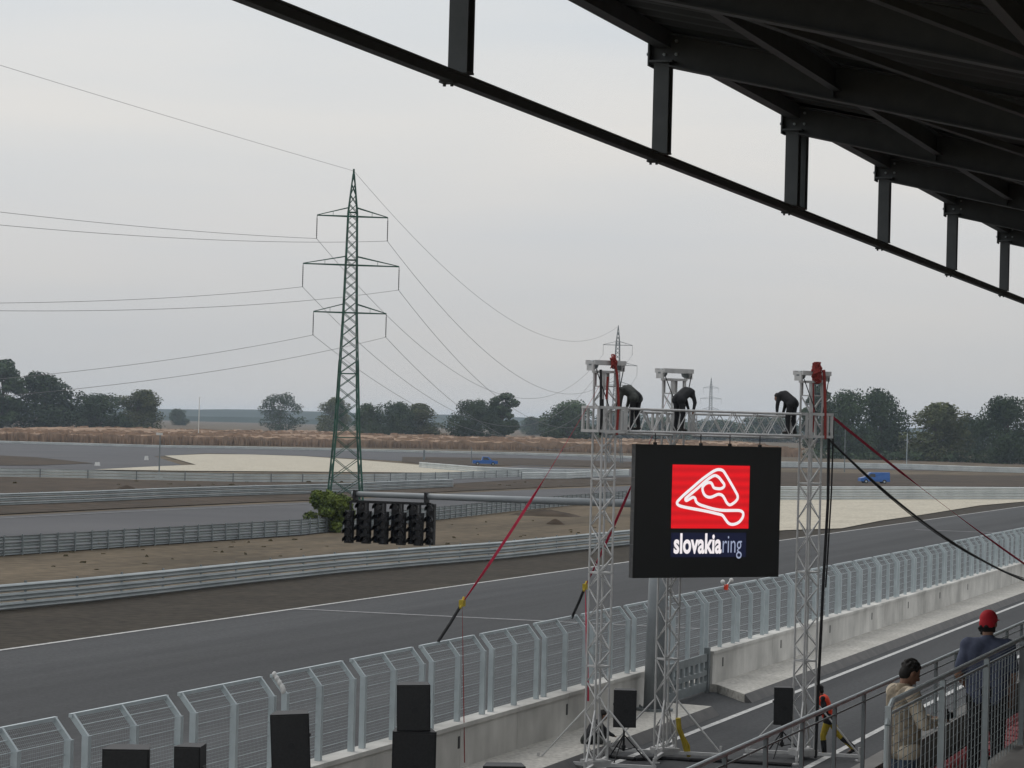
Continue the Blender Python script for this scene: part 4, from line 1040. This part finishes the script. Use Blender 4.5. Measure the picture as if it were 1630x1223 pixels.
# lower chord, hung below the eave
b = MB(); zc = 10.175
y0, y1 = YS[0]-2, YS[-1]
b.box((-7, (y0+y1)/2, zc+.040), (.085, y1-y0, .012)); b.box((-7, (y0+y1)/2, zc-.040), (.085, y1-y0, .012)); b.box((-7, (y0+y1)/2, zc), (.012, y1-y0, .068)); b.build('lower_chord', MT['roofsteel'], t, OF)
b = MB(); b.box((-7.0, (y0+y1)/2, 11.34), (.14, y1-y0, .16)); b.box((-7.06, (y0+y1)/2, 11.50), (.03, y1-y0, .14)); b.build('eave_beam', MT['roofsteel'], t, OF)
for y in YS:
    b = MB(); h0, h1 = zc+.046, 11.13
    b.box((-7, y-.073, (h0+h1)/2), (.155, .014, h1-h0)); b.box((-7, y+.073, (h0+h1)/2), (.155, .014, h1-h0)); b.box((-7, y, (h0+h1)/2), (.012, .13, h1-h0))
    b.box((-7, y, h0+.008), (.16, .17, .016)); b.box((-7, y, h1-.012), (.24, .26, .02))
    if y == 32:
        b.box((-7, y+.36, (h0+h1)/2), (.155, .014, h1-h0)); b.box((-7, y+.50, (h0+h1)/2), (.155, .014, h1-h0)); b.box((-7, y+.43, (h0+h1)/2), (.012, .13, h1-h0)); b.box((-7, y+.215, h1-.012), (.24, .6, .018)); b.box((-7, y+.215, h0+.004), (.15, .6, .012))
    b.build('truss_post', MT['roofsteel'], t, OF)
    b = MB(); b.box((-7, y-.28, zc-.054), (.11, .12, .018))
    for s in (-.03, .03): b.tube((-7+s, y-.28, zc-.06), (-7+s, y-.28, zc-.085), .013, .013, 6)
    b.build('splice_plate', MT['roofsteel'], t, OF)
    # rafter: I-section, deeper toward the back
    b = MB(); xs = (-7.12, 5.0); d0, d1 = .30, .46
    A0, A1 = (xs[0], zr(xs[0])+.20), (xs[1], zr(xs[1])+.20)
    for off, tk in ((0, .014),):
        p = [(xs[0], A0[1]-d0), (xs[1], A1[1]-d1), (xs[1], A1[1]), (xs[0], A0[1])]
        k = len(b.v)
        for yy in (y-.006, y+.006): b.v += [(x, yy, z) for x, z in p]
        b.f += [(k, k+1, k+2, k+3), (k+7, k+6, k+5, k+4), (k, k+4, k+5, k+1), (k+3, k+2, k+6, k+7), (k, k+3, k+7, k+4), (k+1, k+5, k+6, k+2)]
    b.bar((xs[0], y, A0[1]-d0-.008), (xs[1], y, A1[1]-d1-.008), .2, .016); b.bar((xs[0], y, A0[1]+.008), (xs[1], y, A1[1]+.008), .2, .016)
    b.box((xs[0]-.006, y, A0[1]-d0/2), (.016, .22, d0+.10))
    for x in (-5.3, -2.6, 0.2, 2.8):
        zt_b = zr(x)+.20; dd = d0+(d1-d0)*(x-xs[0])/(xs[1]-xs[0]); b.box((x, y, zt_b-dd/2), (.014, .18, dd-.03))
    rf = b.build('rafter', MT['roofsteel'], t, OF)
    for s in (-.06, .06):
        for zz in (.07, .20):
            b = MB(); b.tube((xs[0]-.014, y+s, A0[1]-d0+zz), (xs[0]-.034, y+s, A0[1]-d0+zz), .017, .017, 6); b.build('bolt', MT['galv'], rf, OF)
            b = MB(); b.tube((-6.93+s, y-.005, A0[1]-d0+zz), (-6.93+s, y-.034, A0[1]-d0+zz), .016, .016, 6); b.build('bolt', MT['galv'], rf, OF)
for x in (-5.3, -2.6, 0.2, 2.8):
    b = MB(); z = zr(x)+.20-.13; b.box((x, (y0+y1)/2, z), (.014, y1-y0, .22)); b.box((x+.03, (y0+y1)/2, z-.112), (.09, y1-y0, .012)); b.box((x+.03, (y0+y1)/2, z+.112), (.09, y1-y0, .012)); b.build('purlin', MT['roofsteel'], t, OF)
for y in YS[:-1]:
    for xa, xb in ((-5.3, -2.6),):
        b = MB(); b.bar((xa, y+.15, zr(xa)-.02), (xb, y+5.85, zr(xb)-.06), .07, .07); b.build('roof_brace', MT['roofsteel'], t, OF)
b = MB(); n = int((y1-y0)/.14); top = []
for i in range(n+1):
    y = y0+(y1-y0)*i/n; dz = .045 if (i//1) % 4 in (1, 2) else 0
    b.v += [(-7.25, y, zr(-7.25)+.235+dz), (5.2, y, zr(5.2)+.235+dz), (5.2, y, zr(5.2)+.25+dz), (-7.25, y, zr(-7.25)+.25+dz)]
for i in range(n):
    for k in range(4): j = (k+1) % 4; b.f.append((4*i+k, 4*i+4+k, 4*i+4+j, 4*i+j))
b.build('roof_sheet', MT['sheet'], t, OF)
# terrace steps: fall .36 per .8 m toward the track
for k in range(9):
    x1 = .4-.8*k; z1 = 6.74+.675*(x1-.4); b = MB(); b.box((x1-.41, 42, (z1-.4)/2+.0), (.82, 48, .4+.0)) if False else b.box((x1-.4, 43.5, z1-.3), (.8, 47, .6)); b.build('terrace_step', MT['step'], t, OF)
b = MB(); b.box((-7.15, 43.5, 1.45), (.3, 47, 2.9)); b.build('front_wall', MT['step'], t, OF)
# handrail over the pit lane
t = thing('handrail', 'long grey tube handrail sloping across the lower right corner', 'railing', (-6.95, 21, 2.98))
b = MB(); b.tube((0, 0, 1.07), (0, 44, 1.07), .030, .030, 10); b.build('top_rail', MT['galv'], t)
b = MB(); b.tube((0, 0, .95), (0, 44, .95), .012, .012, 6); b.build('lower_rail', MT['galvdark'], t)
for i in range(23): b = MB(); b.box((0, .1+i*2.0-.02, .53), (.05, .05, 1.06)); b.build('rail_post', MT['galvdark'], t)
# mesh barrier
t = thing('mesh_barrier', 'grey welded mesh barrier in front of the two spectators', 'railing', (-3.5, 19.6, 4.45))
H_ = 1.16
b = MB(); b.path([(0, 0, -.2), (0, 0, H_-.16), (0, .06, H_-.05), (0, .2, H_), (0, 22, H_)], .022, 8); b.path([(0, .1, H_-.085), (0, 22, H_-.085)], .012, 6); b.path([(0, 0, .10), (0, 22, .10)], .018, 6); b.build('frame', MT['galv'], t)
for i in range(10): b = MB(); b.box((0, 2.42*i+.03, H_/2-.05), (.045, .045, H_+.05)); b.build('rail_post', MT['galv'], t)
b = MB()
for i in range(1, 110): b.tube((-.02, i*.2, .10), (-.02, i*.2, H_-.09), .0035, .0035, 4, False)
for i in range(15): b.tube((-.025, 0, .12+i*.07), (-.025, 22, .12+i*.07), .003, .003, 4, False)
b.build('wire_mesh', MT['galv'], t)
# seats
b = MB()
prof = [(-.02, .40), (.36, .36), (.42, .38), (.46, .74), (.43, .76), (.38, .42), (.34, .40), (-.02, .43)]
k = 0
for y in (-.2, .2): b.v += [(x, y*(1 if z < .6 else .92), z) for x, z in prof]
n = len(prof); b.f.append(tuple(range(n-1, -1, -1))); b.f.append(tuple(range(n, 2*n)))
for i in range(n): j = (i+1) % n; b.f.append((i, j, n+j, n+i))
b.box((.2, 0, .19), (.06, .3, .37))
seat_me = b.mesh('seat', MT['seat'])
def seat_row(x, z, ya, yb, lab, skip=()):
    y = ya
    while y < yb:
        if not any(a < y < c for a, c in skip):
            o = link('stadium_seat', seat_me); o.location = (x, y, z); tag(o, lab, 'seat', 'red seats in the stand')
        y += .48
rowz = lambda x: 6.74-.54*math.floor((.4-x)/.8)
for kk, (xr, ya, yb, sk) in enumerate(((-4.75, 27.4, 40, ()), (-5.55, 27.6, 42, ()), (-3.95, 27.6, 38, ()), (-2.25, 17.6, 28, ()))):
    z = rowz(xr+.2)-(.12 if kk == 3 else 0)
    seat_row(xr, z, ya, yb, ['red plastic seat in the row beyond the mesh barrier', 'red plastic seat in the row nearest the handrail', 'red plastic seat in the row right of the capped spectator', 'red plastic seat in the near row at the bottom right corner'][kk], sk)
# spectators
def camera_extra(t, V):
    b = MB(); g_ = .030
    for s in 'lr':
        b.cap(V['pelvis'].lerp(V['h'+s], .75)+Vector((0, 0, -.04)), V['chest'].lerp(V['s'+s], .5), .107+g_, .105+g_); b.cap(V['chest'].lerp(V['s'+s], .3), V['chest'].lerp(V['s'+s], .72), .09+g_, .082+g_)
    b.cap(V['pelvis'], V['chest'], .112+g_, .118+g_)
    me = fuse(b, .014, 4); me.materials.clear(); me.materials.append(MT['vestq']); link('padded_vest', me, t)
    b = MB(); b.tube(V['neck']+Vector((0, -.01, -.05)), V['neck']+Vector((0, .0, .035)), .085, .072, 18); me = fuse(b, .012, 3); me.materials.clear(); me.materials.append(MT['beige']); link('collar', me, t)
    b = MB(); p = (V['wl']+V['wr'])/2+Vector((0, .10, .04)); b.box(p, (.13, .05, .09)); b.tube(p+Vector((0, .02, 0)), p+Vector((0, .09, 0)), .035, .032, 12); b.box(p+Vector((.02, 0, .055)), (.06, .04, .03))
    o = b.build('handheld_camera', MT['black']); o.matrix_world = Matrix.Translation(t.location) @ Matrix.Rotation(t.rotation_euler.z, 4, 'Z'); tag(o, 'black handheld camera held by the spectator in the beige jacket', 'camera')
read = pose(head=(0, .06, 1.61), neck=(0, .0, 1.47), el=(-.26, .08, 1.14), er=(.25, .10, 1.13), wl=(-.09, .32, 1.16), wr=(.09, .34, 1.15), chest=(0, .01, 1.30))
def place(px, py, Z, h_): p = PZ(px, py, Z); return Vector((p.x, p.y, p.z-h_))
lc = place(1441, 1048, 26.6, 1.75)
person('person with dark hair in a beige jacket looking down at a camera', lc, ang0-rad(72), read, (0, .85, -.5), (MT['quilt'], MT['jeans'], MT['shoe']), .014, extra=camera_extra)
lc2 = place(1574, 968, 26.6, 1.77)
watch = pose(sl=(-.185, -.01, 1.40), sr=(.185, -.01, 1.40), er=(.25, .0, 1.13), wr=(.23, .16, .93), el=(-.27, -.06, 1.12), wl=(-.17, .10, .98), head=(0, .03, 1.62))
person('person in a red cap and blue grey shirt seen from behind', lc2, ang0-rad(12), watch, (.22, .95, -.12), (MT['shirt'], MT['darkcloth'], MT['shoe']), .014, hair=True, cap=MT['redcap'], top_to='e')
print('FEET', lc, lc2, 'screen', SW, SH)

# ================================================================== haze
HAZE = True
if HAZE:
    b = MB(); R_ = Matrix.Rotation(YAW, 3, 'Z'); c0 = W(0, 4350, 23); b.box(c0, (9400, 9400, 48.6), R_)
    m = bpy.data.materials.new('haze'); m.use_nodes = True; nn2 = m.node_tree.nodes; nn2.remove(nn2['Principled BSDF'])
    v = nn2.new('ShaderNodeVolumePrincipled'); v.inputs['Color'].default_value = (.70, .84, 1, 1); v.inputs['Density'].default_value = 0.85e-4; v.inputs['Anisotropy'].default_value = .2
    m.node_tree.links.new(v.outputs[0], nn2['Material Output'].inputs['Volume'])
    o = b.build('haze', m); o['kind'] = 'stuff'; o['label'] = 'thin haze over the plain'; o.display_type = 'WIRE'
